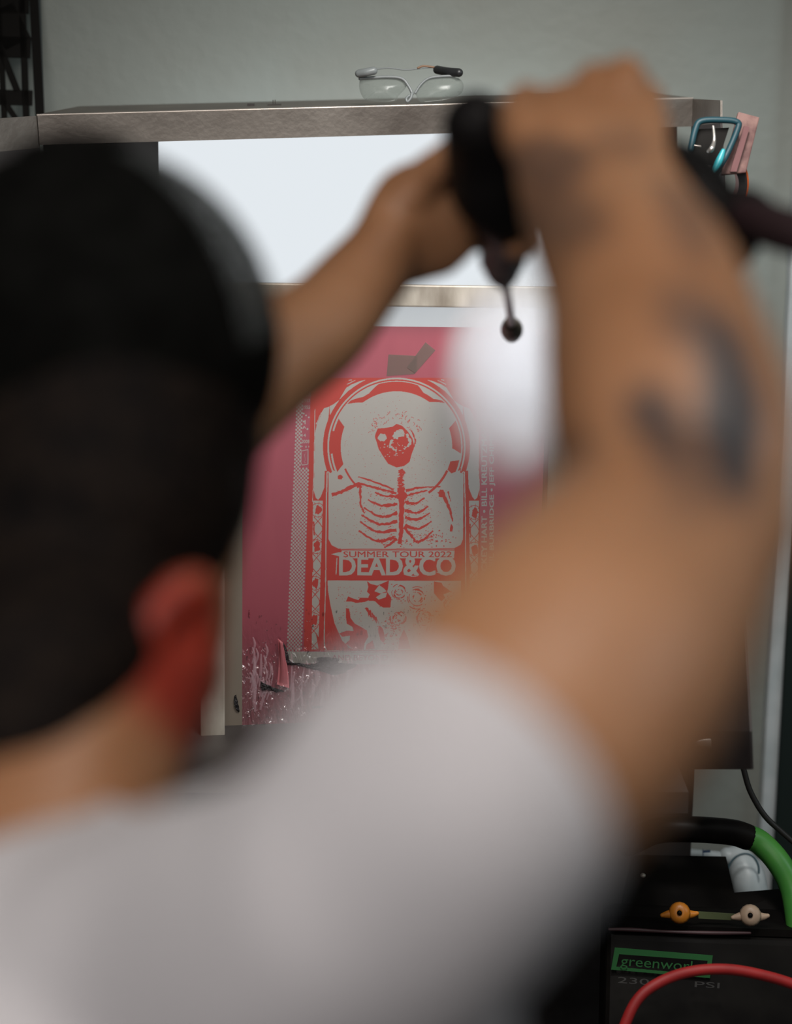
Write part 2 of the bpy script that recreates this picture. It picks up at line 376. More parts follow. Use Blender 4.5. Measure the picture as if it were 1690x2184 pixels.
tl = nt.nodes.new('ShaderNodeBsdfTranslucent'); tcol = mixc(aopen, mixc(afilm, (1.0, 0.35, 0.39), (1.0, 0.25, 0.20)), (0.95, 0.91, 0.85)); nt.links.new(tcol, tl.inputs[0])
# wet ripples, strongest near the bottom where the water runs
geo = nt.nodes.new('ShaderNodeNewGeometry'); awet = at('wet')
mp2 = nt.nodes.new('ShaderNodeMapping'); mp2.inputs['Scale'].default_value = (150, 150, 48); nt.links.new(tc.outputs['Object'], mp2.inputs[0])
n2 = nt.nodes.new('ShaderNodeTexNoise'); n2.inputs['Scale'].default_value = 1; n2.inputs['Detail'].default_value = 4; n2.inputs['Distortion'].default_value = 1.2
nt.links.new(mp2.outputs[0], n2.inputs['Vector'])
mu = nt.nodes.new('ShaderNodeMath'); mu.operation = 'MULTIPLY'; nt.links.new(n2.outputs['Fac'], mu.inputs[0]); nt.links.new(awet, mu.inputs[1])
bp = nt.nodes.new('ShaderNodeBump'); bp.inputs['Strength'].default_value = 1.0; bp.inputs['Distance'].default_value = 0.006
nt.links.new(mu.outputs[0], bp.inputs['Height']); nt.links.new(bp.outputs[0], B.inputs['Normal'])
cw = nt.nodes.new('ShaderNodeMapRange'); cw.inputs['To Min'].default_value = 0.4; cw.inputs['To Max'].default_value = 0.08
nt.links.new(awet, cw.inputs[0]); nt.links.new(cw.outputs[0], B.inputs['Roughness'])
sp = nt.nodes.new('ShaderNodeMapRange'); sp.inputs['To Min'].default_value = 0.3; sp.inputs['To Max'].default_value = 1.0
nt.links.new(awet, sp.inputs[0]); nt.links.new(sp.outputs[0], B.inputs['Specular IOR Level'])
ms = nt.nodes.new('ShaderNodeMixShader'); ms.inputs[0].default_value = 0.66
nt.links.new(B.outputs[0], ms.inputs[1]); nt.links.new(tl.outputs[0], ms.inputs[2])
gs = nt.nodes.new('ShaderNodeBsdfGlossy'); gs.inputs['Roughness'].default_value = 0.16; nt.links.new(bp.outputs[0], gs.inputs['Normal'])
wm = nt.nodes.new('ShaderNodeMath'); wm.operation = 'MULTIPLY'; nt.links.new(awet, wm.inputs[0]); wm.inputs[1].default_value = 0.40
mg = nt.nodes.new('ShaderNodeMixShader'); nt.links.new(wm.outputs[0], mg.inputs[0]); nt.links.new(ms.outputs[0], mg.inputs[1]); nt.links.new(gs.outputs[0], mg.inputs[2])
nt.links.new(mg.outputs[0], O.inputs[0])

# ---- raster of the washed-out image, drawn at 2x photo scale in numpy
X0, Y0, X1, Y1, K = 600, 795, 1075, 1425, 3
Wd, Hd = (X1 - X0) * K, (Y1 - Y0) * K
IMG = np.zeros((Hd, Wd), np.float32)
def fill_poly(pts, val, A=IMG, x0=X0, y0=Y0, k=K):
    p = np.array(pts, float); p = (p - [x0, y0]) * k
    H_, W_ = A.shape
    ymin = max(int(p[:, 1].min()), 0); ymax = min(int(p[:, 1].max()) + 1, H_ - 1)
    q = np.roll(p, -1, 0)
    for y in range(ymin, ymax + 1):
        yy = y + 0.5; c = (p[:, 1] <= yy) != (q[:, 1] <= yy)
        if not c.any(): continue
        xs = np.sort(p[c, 0] + (yy - p[c, 1]) / (q[c, 1] - p[c, 1]) * (q[c, 0] - p[c, 0]))
        for a, b in zip(xs[::2], xs[1::2]):
            a = max(int(round(a)), 0); b = min(int(round(b)), W_)
            if b > a: A[y, a:b] = val
def blob(cx, cy, rx, ry=None, val=1, rag=0.0, rot=0):
    ry = ry or rx; n = max(10, int(rx * 2.2)); c, s = math.cos(rot), math.sin(rot); pts = []
    for k in range(n):
        a = 2 * math.pi * k / n; f = 1 + rag * (rng.rand() - .5) * 2
        x, y = rx * f * math.cos(a), ry * f * math.sin(a); pts.append((cx + x * c - y * s, cy + x * s + y * c))
    fill_poly(pts, val)
def stroke(pts, w0, w1=None, val=1, rag=0.0, sub=8):
    w1 = w0 if w1 is None else w1
    s = np.array(catmull([list(p) for p in pts], sub)) if len(pts) > 2 else np.array([np.array(pts[0]) + (np.array(pts[1]) - np.array(pts[0])) * t for t in np.linspace(0, 1, 14)])
    t = np.gradient(s, axis=0); n = np.stack([-t[:, 1], t[:, 0]], 1); n /= np.maximum(np.linalg.norm(n, axis=1, keepdims=True), 1e-6)
    w = np.linspace(w0, w1, len(s))[:, None] / 2
    a = s + n * w * (1 + rag * (rng.rand(len(s), 1) - .5) * 2); b = s - n * w * (1 + rag * (rng.rand(len(s), 1) - .5) * 2)
    fill_poly(np.vstack([a, b[::-1]]), val)
def arc(cx, cy, r0, r1, a0, a1, val=1, n=60, taper=0.0):
    A_ = [math.radians(a0 + (a1 - a0) * k / n) for k in range(n + 1)]
    def rr(k, r):
        if not taper: return r
        e = min(k, n - k) / n; f = min(1, e / taper); m = r1; return m + (r - m) * f
    pts = [(cx + r1 * math.cos(a), cy - r1 * math.sin(a)) for a in A_] + [(cx + rr(n - k, r0) * math.cos(a), cy - rr(n - k, r0) * math.sin(a)) for k, a in enumerate(reversed(A_))]
    fill_poly(pts, val)
def text(s, x, y, w, h, val=1, off=0.0, rot=False, A=IMG):
    v, t = text_tris(s, 0.0); v = v / v.max(0); n_ = len(s)
    sh = [(0, 0)] if off <= 0 else [(a * off * 1.5 / n_, b * off * .9) for a in (-1, -.33, .33, 1) for b in (-1, 0, 1)]
    for dx, dy in sh:
      for tri in t:
        q = v[tri] + [dx, dy]
        if rot: pts = [(x + w * (1 - b), y - a * h) for a, b in q]
        else: pts = [(x + a * w, y + h - b * h) for a, b in q]
        fill_poly(pts, val, A)
# dotted strip
y = 806.0; row = 0
while y < 1388:
    L = 636.5 - (y - 806) * 0.0395; Rr = L + (30 if (y < 822 or y > 996) else 12.5)
    x = L + (3.6 if row % 2 else 0)
    while x < Rr: blob(x, y, 2.05, 2.5); x += 7.2
    y += 3.95; row += 1
for s, yy, h, w in (('YUM', 823, 7, 15), ('BANK', 838, 7, 16), ('1917', 851, 7, 15), ('1955', 865, 7, 15), ('14', 925, 7, 8), ('2008', 938, 7, 16)):
    text(s, 648 - (yy - 823) * .035, yy, w, h, 1, 0.02)
for a in ((648, 882, 2.2), (653, 886, 1.8), (659, 890, 1.8), (648, 899, 2.2), (656, 915, 2.2)): blob(*a)
for p in (((651, 896), (651, 905)), ((646, 915), (649, 909)), ((649, 909), (652, 914)), ((645, 951), (645, 953)), ((653, 951), (653, 955)), ((659, 951), (659, 954))): stroke(p, 1.8)
for a, b in (((643, 962), (657, 959)), ((657, 959), (657, 990)), ((657, 990), (645, 992)), ((645, 992), (642, 986)), ((642, 986), (643, 962))): stroke((a, b), 1.5)
for k in range(9): blob(651 + rng.randn() * 1.3, 966 + k * 2.6, .7)
# leaf panels left and right of the arch
for mir in (False, True):
    mx_ = (lambda x: 1692 - x) if mir else (lambda x: x)
    fill_poly([(mx_(x), y) for x, y in [(691, 871), (703, 867), (701, 890), (698, 905), (693, 930), (690, 960), (693, 985), (700, 1003), (693, 1007), (692, 1040), (684, 1060), (679, 1066), (674, 1062), (669, 1045), (671, 1000), (672, 925), (676, 905)]], 1)
    fill_poly([(mx_(x), y) for x, y in [(704, 866), (712, 862), (724, 853), (716, 868), (706, 886), (704, 884)]], 1)
    fill_poly([(mx_(x), y) for x, y in [(739, 827), (750, 820), (770, 812), (789, 809), (766, 819), (744, 833), (727, 850), (724, 852), (731, 840)]], 1)
    stroke([(mx_(672), 872), (mx_(670), 1000), (mx_(667), 1070)], 1.4, rag=.5)
    stroke([(mx_(691), 873), (mx_(682), 888), (mx_(675), 905)], 1.6, rag=.8)
    stroke([(mx_(744), 811), (mx_(751), 810)], 1.5, rag=.8); stroke([(mx_(740), 820), (mx_(758), 811)], 1.5, rag=.8)
# arch, ring and globe
cx, cy = 846, 953
arc(cx, cy, 0, 157, 0, 360, 0)
fill_poly([(693, 1004), (999, 1004), (999, 1390), (693, 1390)], 0)
arc(cx, cy, 0, 141, 0, 360, 1)
arc(cx, cy, 144, 147.5, -22, 202, 1)
arc(cx, cy, 118.5, 139, 42, 139, 0, taper=.12); arc(cx, cy, 128, 141, 104, 137, 1, taper=.4); arc(cx, cy, 129, 140.5, 44, 72, 1, taper=.3)
arc(cx, cy, 119, 137, 154, 203, 0, taper=.1); arc(cx, cy, 119, 142, 166, 186, 0); arc(cx, cy, 119, 138, -6, 24, 0, taper=.15); arc(cx, cy, 119, 137, -27, -12, 0, taper=.2)
# lower picture panel with rounded corners; rest of arch shoulders
fill_poly([(701, 1008), (707, 1008), (711, 1003), (760, 1022), (930, 1022), (981, 1003), (984, 1008), (989, 1010), (988, 1150), (983, 1162), (970, 1169), (722, 1170), (708, 1163), (701, 1150)], 1)
arc(cx, cy, 117, 121, 203, 225, 0); arc(cx, cy, 117, 122, -55, -25, 0)
for xx in (0, 1):
    e = (lambda x: 1692 - x - 3) if xx else (lambda x: x)
    stroke([(e(706), 999), (e(706), 1008), (e(700), 1005)], 1.3, val=0); stroke([(e(703), 1008), (e(698), 1008), (e(698), 1030)], 2.2)
    stroke([(e(698), 1012), (e(696), 1100), (e(695), 1240)], 2.2, rag=.25); stroke([(e(695), 1240), (e(693), 1310), (e(692), 1372), (e(697), 1386)], 1.9, rag=.4)
blob(726, 1018, 5.5, 5.5, 0, .25)
# skeleton figure
stroke([(708, 1056), (735, 1046), (762, 1032)], 8, 7, 0, .35); stroke([(762, 1030), (800, 1040), (846, 1052)], 4, 6, 0, .5); stroke([(764, 1017), (800, 1028), (840, 1044)], 2, 5, 0, .5)
stroke([(866, 1047), (895, 1040), (940, 1038)], 6, 2, 0, .4); stroke([(866, 1058), (885, 1052), (912, 1046)], 5, 3, 0, .5)
blob(765, 1036, 7, 6, 0, .5); stroke([(768, 1036), (770, 1075), (778, 1095)], 5, 3, 0, .6)
for k in range(9): blob(855 + rng.randn() * 1.2, 1003 + k * 5.4, 6.5, 3.4, 0, .5)
stroke([(857, 1040), (857, 1080), (856, 1130), (852, 1160)], 13, 7, 0, .25); blob(857, 1058, 11, 10, 0, .2)
ribsL = [((848, 1058), (822, 1058), (800, 1050)), ((848, 1075), (815, 1078), (785, 1066)), ((848, 1094), (812, 1102), (776, 1082)), ((848, 1112), (810, 1118), (771, 1098)), ((846, 1130), (805, 1134), (768, 1112)), ((842, 1146), (805, 1154), (765, 1132)), ((846, 1148), (836, 1158), (820, 1168))]
ribsR = [((864, 1070), (885, 1074), (906, 1062)), ((864, 1088), (890, 1094), (914, 1080)), ((864, 1104), (890, 1108), (918, 1094)), ((864, 1120), (892, 1128), (921, 1112)), ((862, 1124), (880, 1146), (890, 1158)), ((890, 1156), (908, 1148), (924, 1132))]
for r in ribsL + ribsR: stroke(r, 7, 3, 0, .5)
for r in ribsL + ribsR:
    for q in range(16):
        a = rng.rand(); px_, py_ = np.array(r[0]) * (1 - a) + np.array(r[2]) * a; blob(px_ + rng.randn() * 4, py_ - 7 + rng.randn() * 3.5, .6 + rng.rand() * 1.3, .7, 0, .4)
blob(942, 1052, 8, 7, 0, .3); stroke([(945, 1055), (958, 1082), (966, 1112)], 8, 3, 0, .4); blob(964, 1126, 4, 9, 0, .4); stroke([(956, 1048), (962, 1070)], 3, 1, 0, .5)
for k in range(60): blob(930 + rng.randn() * 18, 1150 + rng.randn() * 7, .6 + rng.rand() * 1.6, .6 + rng.rand(), 0, .5)
for k in range(36): blob(845 + rng.randn() * 26, 1156 + rng.randn() * 5, .6 + rng.rand() * 1.8, .6 + rng.rand(), 0, .5)
# skull in the globe
fill_poly([(801, 926), (806, 914), (820, 913), (838, 910), (846, 904), (858, 908), (870, 920), (880, 935), (884, 952), (878, 970), (874, 985), (862, 994), (846, 997), (828, 989), (818, 974), (808, 958), (804, 944), (800, 932)], 0)
blob(815, 933, 9.5, 8, 1, .15); blob(851, 927, 13, 10, 1, .15, -.5); blob(856, 940, 9, 9, 0, .2); stroke([(838, 938), (832, 950), (846, 962)], 6, 3, 1, .6)
stroke([(868, 925), (875, 945), (862, 958)], 6, 3, 1, .7); stroke([(878, 918), (886, 940), (880, 960)], 3, 2, 0, .8)
for k in range(34): blob(842 + rng.randn() * 17, 958 + rng.randn() * 9, .6 + rng.rand() * 1.6, .7 + rng.rand() * .9, 1, .5)
for k in range(46):
    a = rng.rand() * math.pi; px_, py_ = 845 + 48 * math.cos(a) + rng.randn() * 7, 922 - 36 * math.sin(a) + rng.randn() * 6
    st = rng.rand() * 360; arc(px_, py_, 3.2, 4.2, st, st + 60 + rng.rand() * 80, 0, 8)
for k in range(260):
    a, r_ = rng.rand() * 6.283, 112 * math.sqrt(rng.rand()); blob(846 + r_ * math.cos(a), 953 + r_ * math.sin(a), .35 + rng.rand() * .7, .5, 0)
for k in range(260): blob(704 + rng.rand() * 282, 1045 + rng.rand() * 120, .35 + rng.rand() * .8, .5, 0)
# lettering
stroke([(727, 1171), (970, 1171)], 1.4); 
fill_poly([(729, 1174), (970, 1174), (969, 1191), (728, 1191)], 1)
fill_poly([(706, 1182), (722, 1178), (730, 1178), (730, 1190), (722, 1186)], 1); stroke([(719, 1190), (717, 1225)], 2)
text('DEAD&CO', 725, 1187, 246, 40, 1, 0.028)
text('SUMMER TOUR 2022', 733, 1176, 231, 12.5, 0, 0.010)
fill_poly([(930, 1220), (960, 1220), (945, 1226)], 1); stroke([(862, 1224), (880, 1229), (892, 1228)], 3, 1)
# rose picture, bottom panel
fill_poly([(699, 1238), (984, 1239), (984, 1386), (762, 1387), (745, 1381), (730, 1366), (714, 1330), (705, 1290), (700, 1260)], 1)
RED1 = [[(783, 1239), (790, 1245), (805, 1249), (830, 1238), (828, 1255), (826, 1262), (835, 1275), (833, 1296), (818, 1296), (808, 1290), (800, 1282), (785, 1281), (778, 1284), (760, 1286), (750, 1283), (738, 1283), (743, 1272), (752, 1276), (765, 1280), (768, 1275), (785, 1275), (789, 1268), (783, 1262), (786, 1252)],
 [(738, 1297), (745, 1298), (748, 1318), (757, 1330), (770, 1337), (783, 1345), (786, 1358), (778, 1372), (776, 1386), (760, 1386), (752, 1383), (737, 1373), (746, 1365), (747, 1356), (730, 1358), (724, 1351), (740, 1345), (755, 1346), (752, 1337), (740, 1330), (738, 1315)],
 [(926, 1240), (942, 1243), (946, 1250), (955, 1256), (962, 1262), (946, 1268), (950, 1275), (942, 1283), (935, 1276), (926, 1265)],
 [(862, 1342), (870, 1360), (876, 1384), (850, 1385), (853, 1362)], [(782, 1375), (795, 1366), (800, 1384), (780, 1386)]]
for p in RED1: fill_poly(p, 0)
blob(814, 1352, 6, 19, 0, .1, -.25)
for p in ([(809, 1248), (818, 1254), (825, 1261), (812, 1266), (799, 1261)], [(815, 1265), (826, 1264), (823, 1274), (808, 1279), (802, 1274)], [(788, 1240), (806, 1240), (800, 1246)], [(776, 1264), (788, 1266), (786, 1275), (774, 1274)]): fill_poly(p, 1)
for k in range(26):
    a = rng.rand(); stroke([(782 + 18 * a + rng.randn() * 2, 1296 + 20 * a), (788 + 18 * a + rng.randn() * 2, 1312 + 18 * a)], 2.6, .6, 0, .6)
for cxr, cyr, R_ in ((890, 1275, 24), (852, 1262, 16), (905, 1318, 20), (850, 1318, 18), (960, 1290, 16), (928, 1345, 18)):
    for k in range(20):
        st = rng.rand() * 360; r_ = R_ * (0.15 + .85 * rng.rand()); arc(cxr, cyr, r_, r_ + 1 + rng.rand() * 1.2, st, st + 20 + rng.rand() * 45, 0, 8)
for k in range(170): blob(835 + rng.rand() * 140, 1245 + rng.rand() * 138, .5 + rng.rand() * 1.6, .5 + rng.rand() * .8, 0, .5)
for k in range(90): blob(835 + rng.randn() * 12, 1345 + rng.randn() * 18, .6 + rng.rand() * 2, .6 + rng.rand(), 0, .6)
for k in range(60): blob(712 + rng.rand() * 60, 1250 + rng.rand() * 80, .4 + rng.rand() * 1.2, .6, 0, .5)
stroke([(693, 1388), (800, 1390), (985, 1392)], 1.6, rag=.6)
# flower borders
for x_, sh in ((679, 0), (1012, 5)):
    fill_poly([(x_ - 11, 1068), (x_ + 10, 1068), (x_ + 6 - (0 if sh else 6), 1385), (x_ - 14 + (6 if sh else 0), 1385)], 1)
    for k in range(5):
        yy = 1088 + k * 78 + sh; xx = x_ - (0 if sh else .038) * (yy - 1070)
        if yy < 1390: blob(xx + 1, yy, 7, 11, 0, .3); arc(xx, yy, 14, 15.3, 0, 360, 0)
        if yy + 39 < 1385:
            for s in (-1, 1):
                stroke([(xx - 9 * s, yy + 14), (xx + 10 * s, yy + 40), (xx - 9 * s, yy + 64)], 1.5, val=0, rag=.3)
            stroke([(xx - 9, yy + 24), (xx - 8, yy + 54)], 2.6, val=0, rag=.4)
        for q in range(9):
            a = q * .7; stroke([(xx + 10 * math.cos(a), yy + 12 * math.sin(a)), (xx + 15 * math.cos(a), yy + 19 * math.sin(a))], 1, val=0)
fill_poly([(674, 1350), (680, 1386), (694, 1386)], 0)
IMG[:, int((1024 - X0) * K):] = 0; IMG[:int((1070 - Y0) * K), int((1024 - X0) * K):] = 0
text('MICKEY HART \u2022 BILL KREUTZMANN', 1027.5, 1240, 11.5, 352, 1, 0.03, True)
text('OTEIL BURBRIDGE \u2022 JEFF CHIMENTI', 1044.5, 1240, 12, 352, 1, 0.03, True)
# bottom strip
fill_poly([(612, 1389), (1062, 1396), (1062, 1421), (612, 1415)], 1); text('AND BEYOND', 708, 1397, 120, 12, 0, 0.01)
# film area attribute
FILM = np.zeros_like(IMG)
fill_poly([(664, 806), (1024, 806), (1024, 1388), (648, 1388)], 1, FILM)
# ---- mesh of the image area
du0 = UV(S(606, 1421))[0]; _, dv1 = UV(S(846, 800)); du1, _ = UV(S(1062, 900)); _, dv0 = UV(S(846, 1421))
st = 0.00052
nu, nv = int((du1 - du0) / st), int((dv1 - dv0) / st)
uu = np.linspace(du0, du1, nu); vv = np.linspace(dv0, dv1, nv)
U, V = np.meshgrid(uu, vv)
so, sr, su = np.array(SO), np.array(SR), np.array(SU)
P3 = so + U[..., None] * sr + V[..., None] * su
Rw = np.array(ROT); pc = (P3 - np.array(CAMPOS)) @ Rw    # into camera space
px = CX + F * pc[..., 0] / -pc[..., 2]; py = CY - F * pc[..., 1] / -pc[..., 2]
def samp(A):
    x = np.clip((px - X0) * K - .5, 0, Wd - 2.001); y = np.clip((py - Y0) * K - .5, 0, Hd - 2.001)
    xi, yi = x.astype(int), y.astype(int); fx, fy = x - xi, y - yi
    r = A[yi, xi] * (1 - fx) * (1 - fy) + A[yi, xi + 1] * fx * (1 - fy) + A[yi + 1, xi] * (1 - fx) * fy + A[yi + 1, xi + 1] * fx * fy
    inside = (px > X0) & (px < X1 - 1) & (py > Y0) & (py < Y1 - 1); return np.where(inside, r, 0)
def wetf(py_): return np.clip((py_ - 1290) / 150.0, 0.0, 1.0) ** 1.3
def grid_mesh(name, P3, attrs):
    nv_, nu_ = P3.shape[:2]; me = bpy.data.meshes.new(name); N = nv_ * nu_
    i = (np.arange(nv_ - 1)[:, None] * nu_ + np.arange(nu_ - 1)[None]).ravel()
    f = np.stack([i, i + 1, i + nu_ + 1, i + nu_], 1).astype(np.int32)
    me.vertices.add(N); me.vertices.foreach_set('co', P3.reshape(-1).astype(np.float32))
    me.loops.add(f.size); me.loops.foreach_set('vertex_index', f.ravel())
    me.polygons.add(len(f)); me.polygons.foreach_set('loop_start', np.arange(len(f), dtype=np.int32) * 4)
    me.update(calc_edges=True)
    for k, a in attrs.items():
        at_ = me.attributes.new(k, 'FLOAT', 'POINT'); at_.data.foreach_set('value', a.ravel().astype(np.float32))
    return me
me = grid_mesh('stencil_image', P3, {'open': samp(IMG), 'film': samp(FILM), 'wet': wetf(py)})
so_ = link('stencil_image', me, m_em, scr); so_['label'] = 'washed-out poster image with lettering'
def sheet(ua, va, ub, vb, n=40):
    a, b = np.meshgrid(np.linspace(ua, ub, n), np.linspace(va, vb, n)); p = so + a[..., None] * sr + b[..., None] * su
    c = (p - np.array(CAMPOS)) @ Rw; y_ = CY - F * c[..., 1] / -c[..., 2]
    return p, wetf(y_)
parts = []
for r in ((eu0, ev0, du0, ev1), (du1, ev0, eu1, ev1), (du0, ev0, du1, dv0), (du0, dv1, du1, ev1)):
    p, w = sheet(*r); parts.append((p, w))
allp = np.concatenate([p.reshape(-1, 3) for p, _ in parts]); me = bpy.data.meshes.new('emulsion')
faces = []; off = 0
for p, _ in parts:
    nv_, nu_ = p.shape[:2]; i = (np.arange(nv_ - 1)[:, None] * nu_ + np.arange(nu_ - 1)[None]).ravel() + off
    faces += np.stack([i, i + 1, i + nu_ + 1, i + nu_], 1).tolist(); off += nv_ * nu_
me.from_pydata(allp.tolist(), [], faces)
a_ = me.attributes.new('wet', 'FLOAT', 'POINT'); a_.data.foreach_set('value', np.concatenate([w.ravel() for _, w in parts]).astype(np.float32))
link('emulsion', me, m_em, scr)
# tapes, ink, peeled emulsion, droplets
m_tape = thin_mat('grey_tape', (0.26, 0.21, 0.19), 0.6, 0, 0.5, 0.15, (0.55, 0.46, 0.42))
def patch(name, pts, h0, h1, m):
    bm = bmesh.new(); a = [bm.verts.new(S(x, y, h0)) for x, y in pts]; b = [bm.verts.new(S(x, y, h1)) for x, y in pts]; n = len(pts)
    bm.faces.new(a); bm.faces.new(b[::-1])
    for i in range(n): bm.faces.new((a[i], a[(i + 1) % n], b[(i + 1) % n], b[i]))
    bmesh.ops.triangulate(bm, faces=[f for f in bm.faces if len(f.verts) > 4]); return obj(name, bm, m, scr)
patch('tape', [(829, 756), (890, 759), (889, 792), (884, 798), (825, 802)], .0004, .0008, m_tape)
patch('tape', [(908, 730), (929, 747), (886, 796), (868, 784), (884, 762)], .0008, .0012, m_tape)
patch('tape', [(600, 764), (677, 762), (679, 800), (600, 801)], .0004, .0008, m_tape)
m_ink = noisy(mat('black_ink', (0.01, 0.008, 0.01), 0.2), (0.006, 0.005, 0.006), (0.03, 0.022, 0.024), 90, .4, .7, .9, 260)
def ink(outl, h=.003):
    pts = catmull([list(p) for p in outl + outl[:1]], 5)[:-1]; pts = [(x + rng.randn() * .6, y + rng.randn() * .6) for x, y in pts]
    cx_ = sum(p[0] for p in pts) / len(pts); cy_ = sum(p[1] for p in pts) / len(pts)
    bm = bmesh.new(); A_ = [bm.verts.new(S(x, y, .0006)) for x, y in pts]; B_ = [bm.verts.new(S(cx_ + (x - cx_) * .93, cy_ + (y - cy_) * .8, h)) for x, y in pts]; n = len(pts)
    for i in range(n): bm.faces.new((A_[i], A_[(i + 1) % n], B_[(i + 1) % n], B_[i]))
    bm.faces.new(B_); bmesh.ops.triangulate(bm, faces=[f for f in bm.faces if len(f.verts) > 4]); obj('ink_residue', bm, m_ink, scr)
ink([(604, 1370), (609, 1382), (613, 1402), (618, 1412), (640, 1415), (660, 1418), (680, 1413), (677, 1402), (700, 1402), (724, 1405), (722, 1412), (745, 1416), (762, 1418), (745, 1430), (715, 1440), (685, 1432), (660, 1426), (635, 1420), (615, 1418), (606, 1408), (604, 1388)])
ink([(556, 1452), (566, 1458), (585, 1466), (606, 1475), (590, 1476), (570, 1472), (557, 1472)])
ink([(503, 1480), (507, 1492), (509, 1508), (511, 1518), (505, 1516), (500, 1502), (499, 1488)])
ink([(665, 1507), (690, 1506), (686, 1510), (670, 1511)], .0015)
# peeling strip of emulsion
bm = bmesh.new(); rows = []
for k in range(14):
    t = k / 13; x = 590 + 14 * math.sin(t * 1.5) + 8 * (1 - t); y = 1362 + t * 98; wv = 10 + 16 * t
    rows.append([bm.verts.new(S(x - wv * .5 + wv * q / 5, y + q * 1.5, .001 + .012 * math.sin(math.pi * q / 5) * (1 - t * .5))) for q in range(6)])
for a, b in zip(rows, rows[1:]):
    for i in range(5): bm.faces.new((a[i], a[i + 1], b[i + 1], b[i]))
bmesh.ops.solidify(bm, geom=list(bm.faces), thickness=0.0006)
pe = obj('peeling_emulsion', bm, mat('pink_wet_emulsion', (0.55, 0.18, 0.20), 0.15), scr, True); pe['label'] = 'curled pink strip of wet emulsion'
m_water = bpy.data.materials.new('water'); m_water.use_nodes = True
b = m_water.node_tree.nodes['Principled BSDF']; b.inputs['Roughness'].default_value = 0.03; b.inputs['Transmission Weight'].default_value = 1; b.inputs['IOR'].default_value = 1.33
bm = bmesh.new()
BX = [SR, SU, SN]; RB = Matrix((SR, SU, SN)).transposed()
for k in range(420):
    x, y = 520 + rng.rand() * 480, 1300 + 250 * (1 - rng.rand() ** 1.6); r = (.0005 + .0014 * rng.rand() ** 2)
    ell(bm, S(x, y, .0004), (r * (.7 + rng.rand() * .5), r * (1 + rng.rand() * (3.5 if k % 5 == 0 else 1)), r * .6), RB, 8)
dr = obj('water_droplets', bm, m_water, scr, True); dr['kind'] = 'stuff'
# runs of foamy water sheeting down the emulsion
bm = bmesh.new()
for k in range(46):
    x = 522 + rng.rand() * 330; y = 1395 + rng.rand() * 80; w = .0008 + rng.rand() * .0022; L_ = 18 + rng.rand() * 60
    loft(bm, [(S(x, y, .0), w * .5, .0006), (S(x + rng.randn() * 3, y + L_ * .5, .0002), w, .0012), (S(x - 4 + rng.randn() * 3, y + L_, .0), w * .7, .001)], 8, 4, SR)
for k in range(14):
    x = 520 + rng.rand() * 60; y = 1355 + rng.rand() * 120
    loft(bm, [(S(x, y, 0), .001, .0006), (S(x + 4, y + 15, 0), .002, .001), (S(x - 1, y + 34, 0), .001, .0006)], 8, 4, SR)
m_foam = mat('running_water', (0.45, 0.30, 0.33), 0.04, 0, Alpha=0.35)
wr = obj('water_runs', bm, m_foam, scr, True); wr['kind'] = 'stuff'
# ------------------------------------------------------------------ fine mist in front of the screen
mm = bpy.data.materials.new('water_mist'); mm.use_nodes = True; nt = mm.node_tree; nt.nodes.clear()
o_ = nt.nodes.new('ShaderNodeOutputMaterial'); pv = nt.nodes.new('ShaderNodeVolumePrincipled'); pv.inputs['Color'].default_value = (0.97, 0.98, 1, 1); pv.inputs['Anisotropy'].default_value = 0.2
tc = nt.nodes.new('ShaderNodeTexCoord'); ln = nt.nodes.new('ShaderNodeVectorMath'); ln.operation = 'LENGTH'
nt.links.new(tc.outputs['Object'], ln.inputs[0])
mr = nt.nodes.new('ShaderNodeMapRange'); mr.interpolation_type = 'SMOOTHSTEP'; mr.inputs['From Min'].default_value = 0.0; mr.inputs['From Max'].default_value = 1.0; mr.inputs['To Min'].default_value = 130; mr.inputs['To Max'].default_value = 0
nt.links.new(ln.outputs['Value'], mr.inputs[0])
nn = nt.nodes.new('ShaderNodeTexNoise'); nn.inputs['Scale'].default_value = 1.6; nt.links.new(tc.outputs['Object'], nn.inputs['Vector'])
mq = nt.nodes.new('ShaderNodeMapRange'); mq.inputs['From Min'].default_value = .3; mq.inputs['From Max'].default_value = .7; mq.inputs['To Min'].default_value = .45; mq.inputs['To Max'].default_value = 1.2
nt.links.new(nn.outputs['Fac'], mq.inputs[0])
ml = nt.nodes.new('ShaderNodeMath'); ml.operation = 'MULTIPLY'; nt.links.new(mr.outputs[0], ml.inputs[0]); nt.links.new(mq.outputs[0], ml.inputs[1])
nt.links.new(ml.outputs[0], pv.inputs['Density']); nt.links.new(pv.outputs[0], o_.inputs['Volume'])
def mist(c, r):
    bm = bmesh.new(); bmesh.ops.create_uvsphere(bm, u_segments=32, v_segments=16, radius=1)
    me = bpy.data.meshes.new('spray_mist'); bm.to_mesh(me); bm.free(); me.materials.append(mm)
    o = bpy.data.objects.new('spray_mist', me); COL.objects.link(o)
    o.matrix_world = Matrix.Translation(c) @ RB.to_4x4() @ Matrix.Diagonal((*r, 1)); o['kind'] = 'stuff'; return o
tag(mist(S(1095, 805, .07), (.112, .165, .066)), 'white cloud of spray mist bouncing off the upper right of screen', 'mist')
SC.cycles.volume_bounces = 12; SC.cycles.max_bounces = 14; SC.cycles.volume_step_rate = 2.0; SC.cycles.volume_max_steps = 64
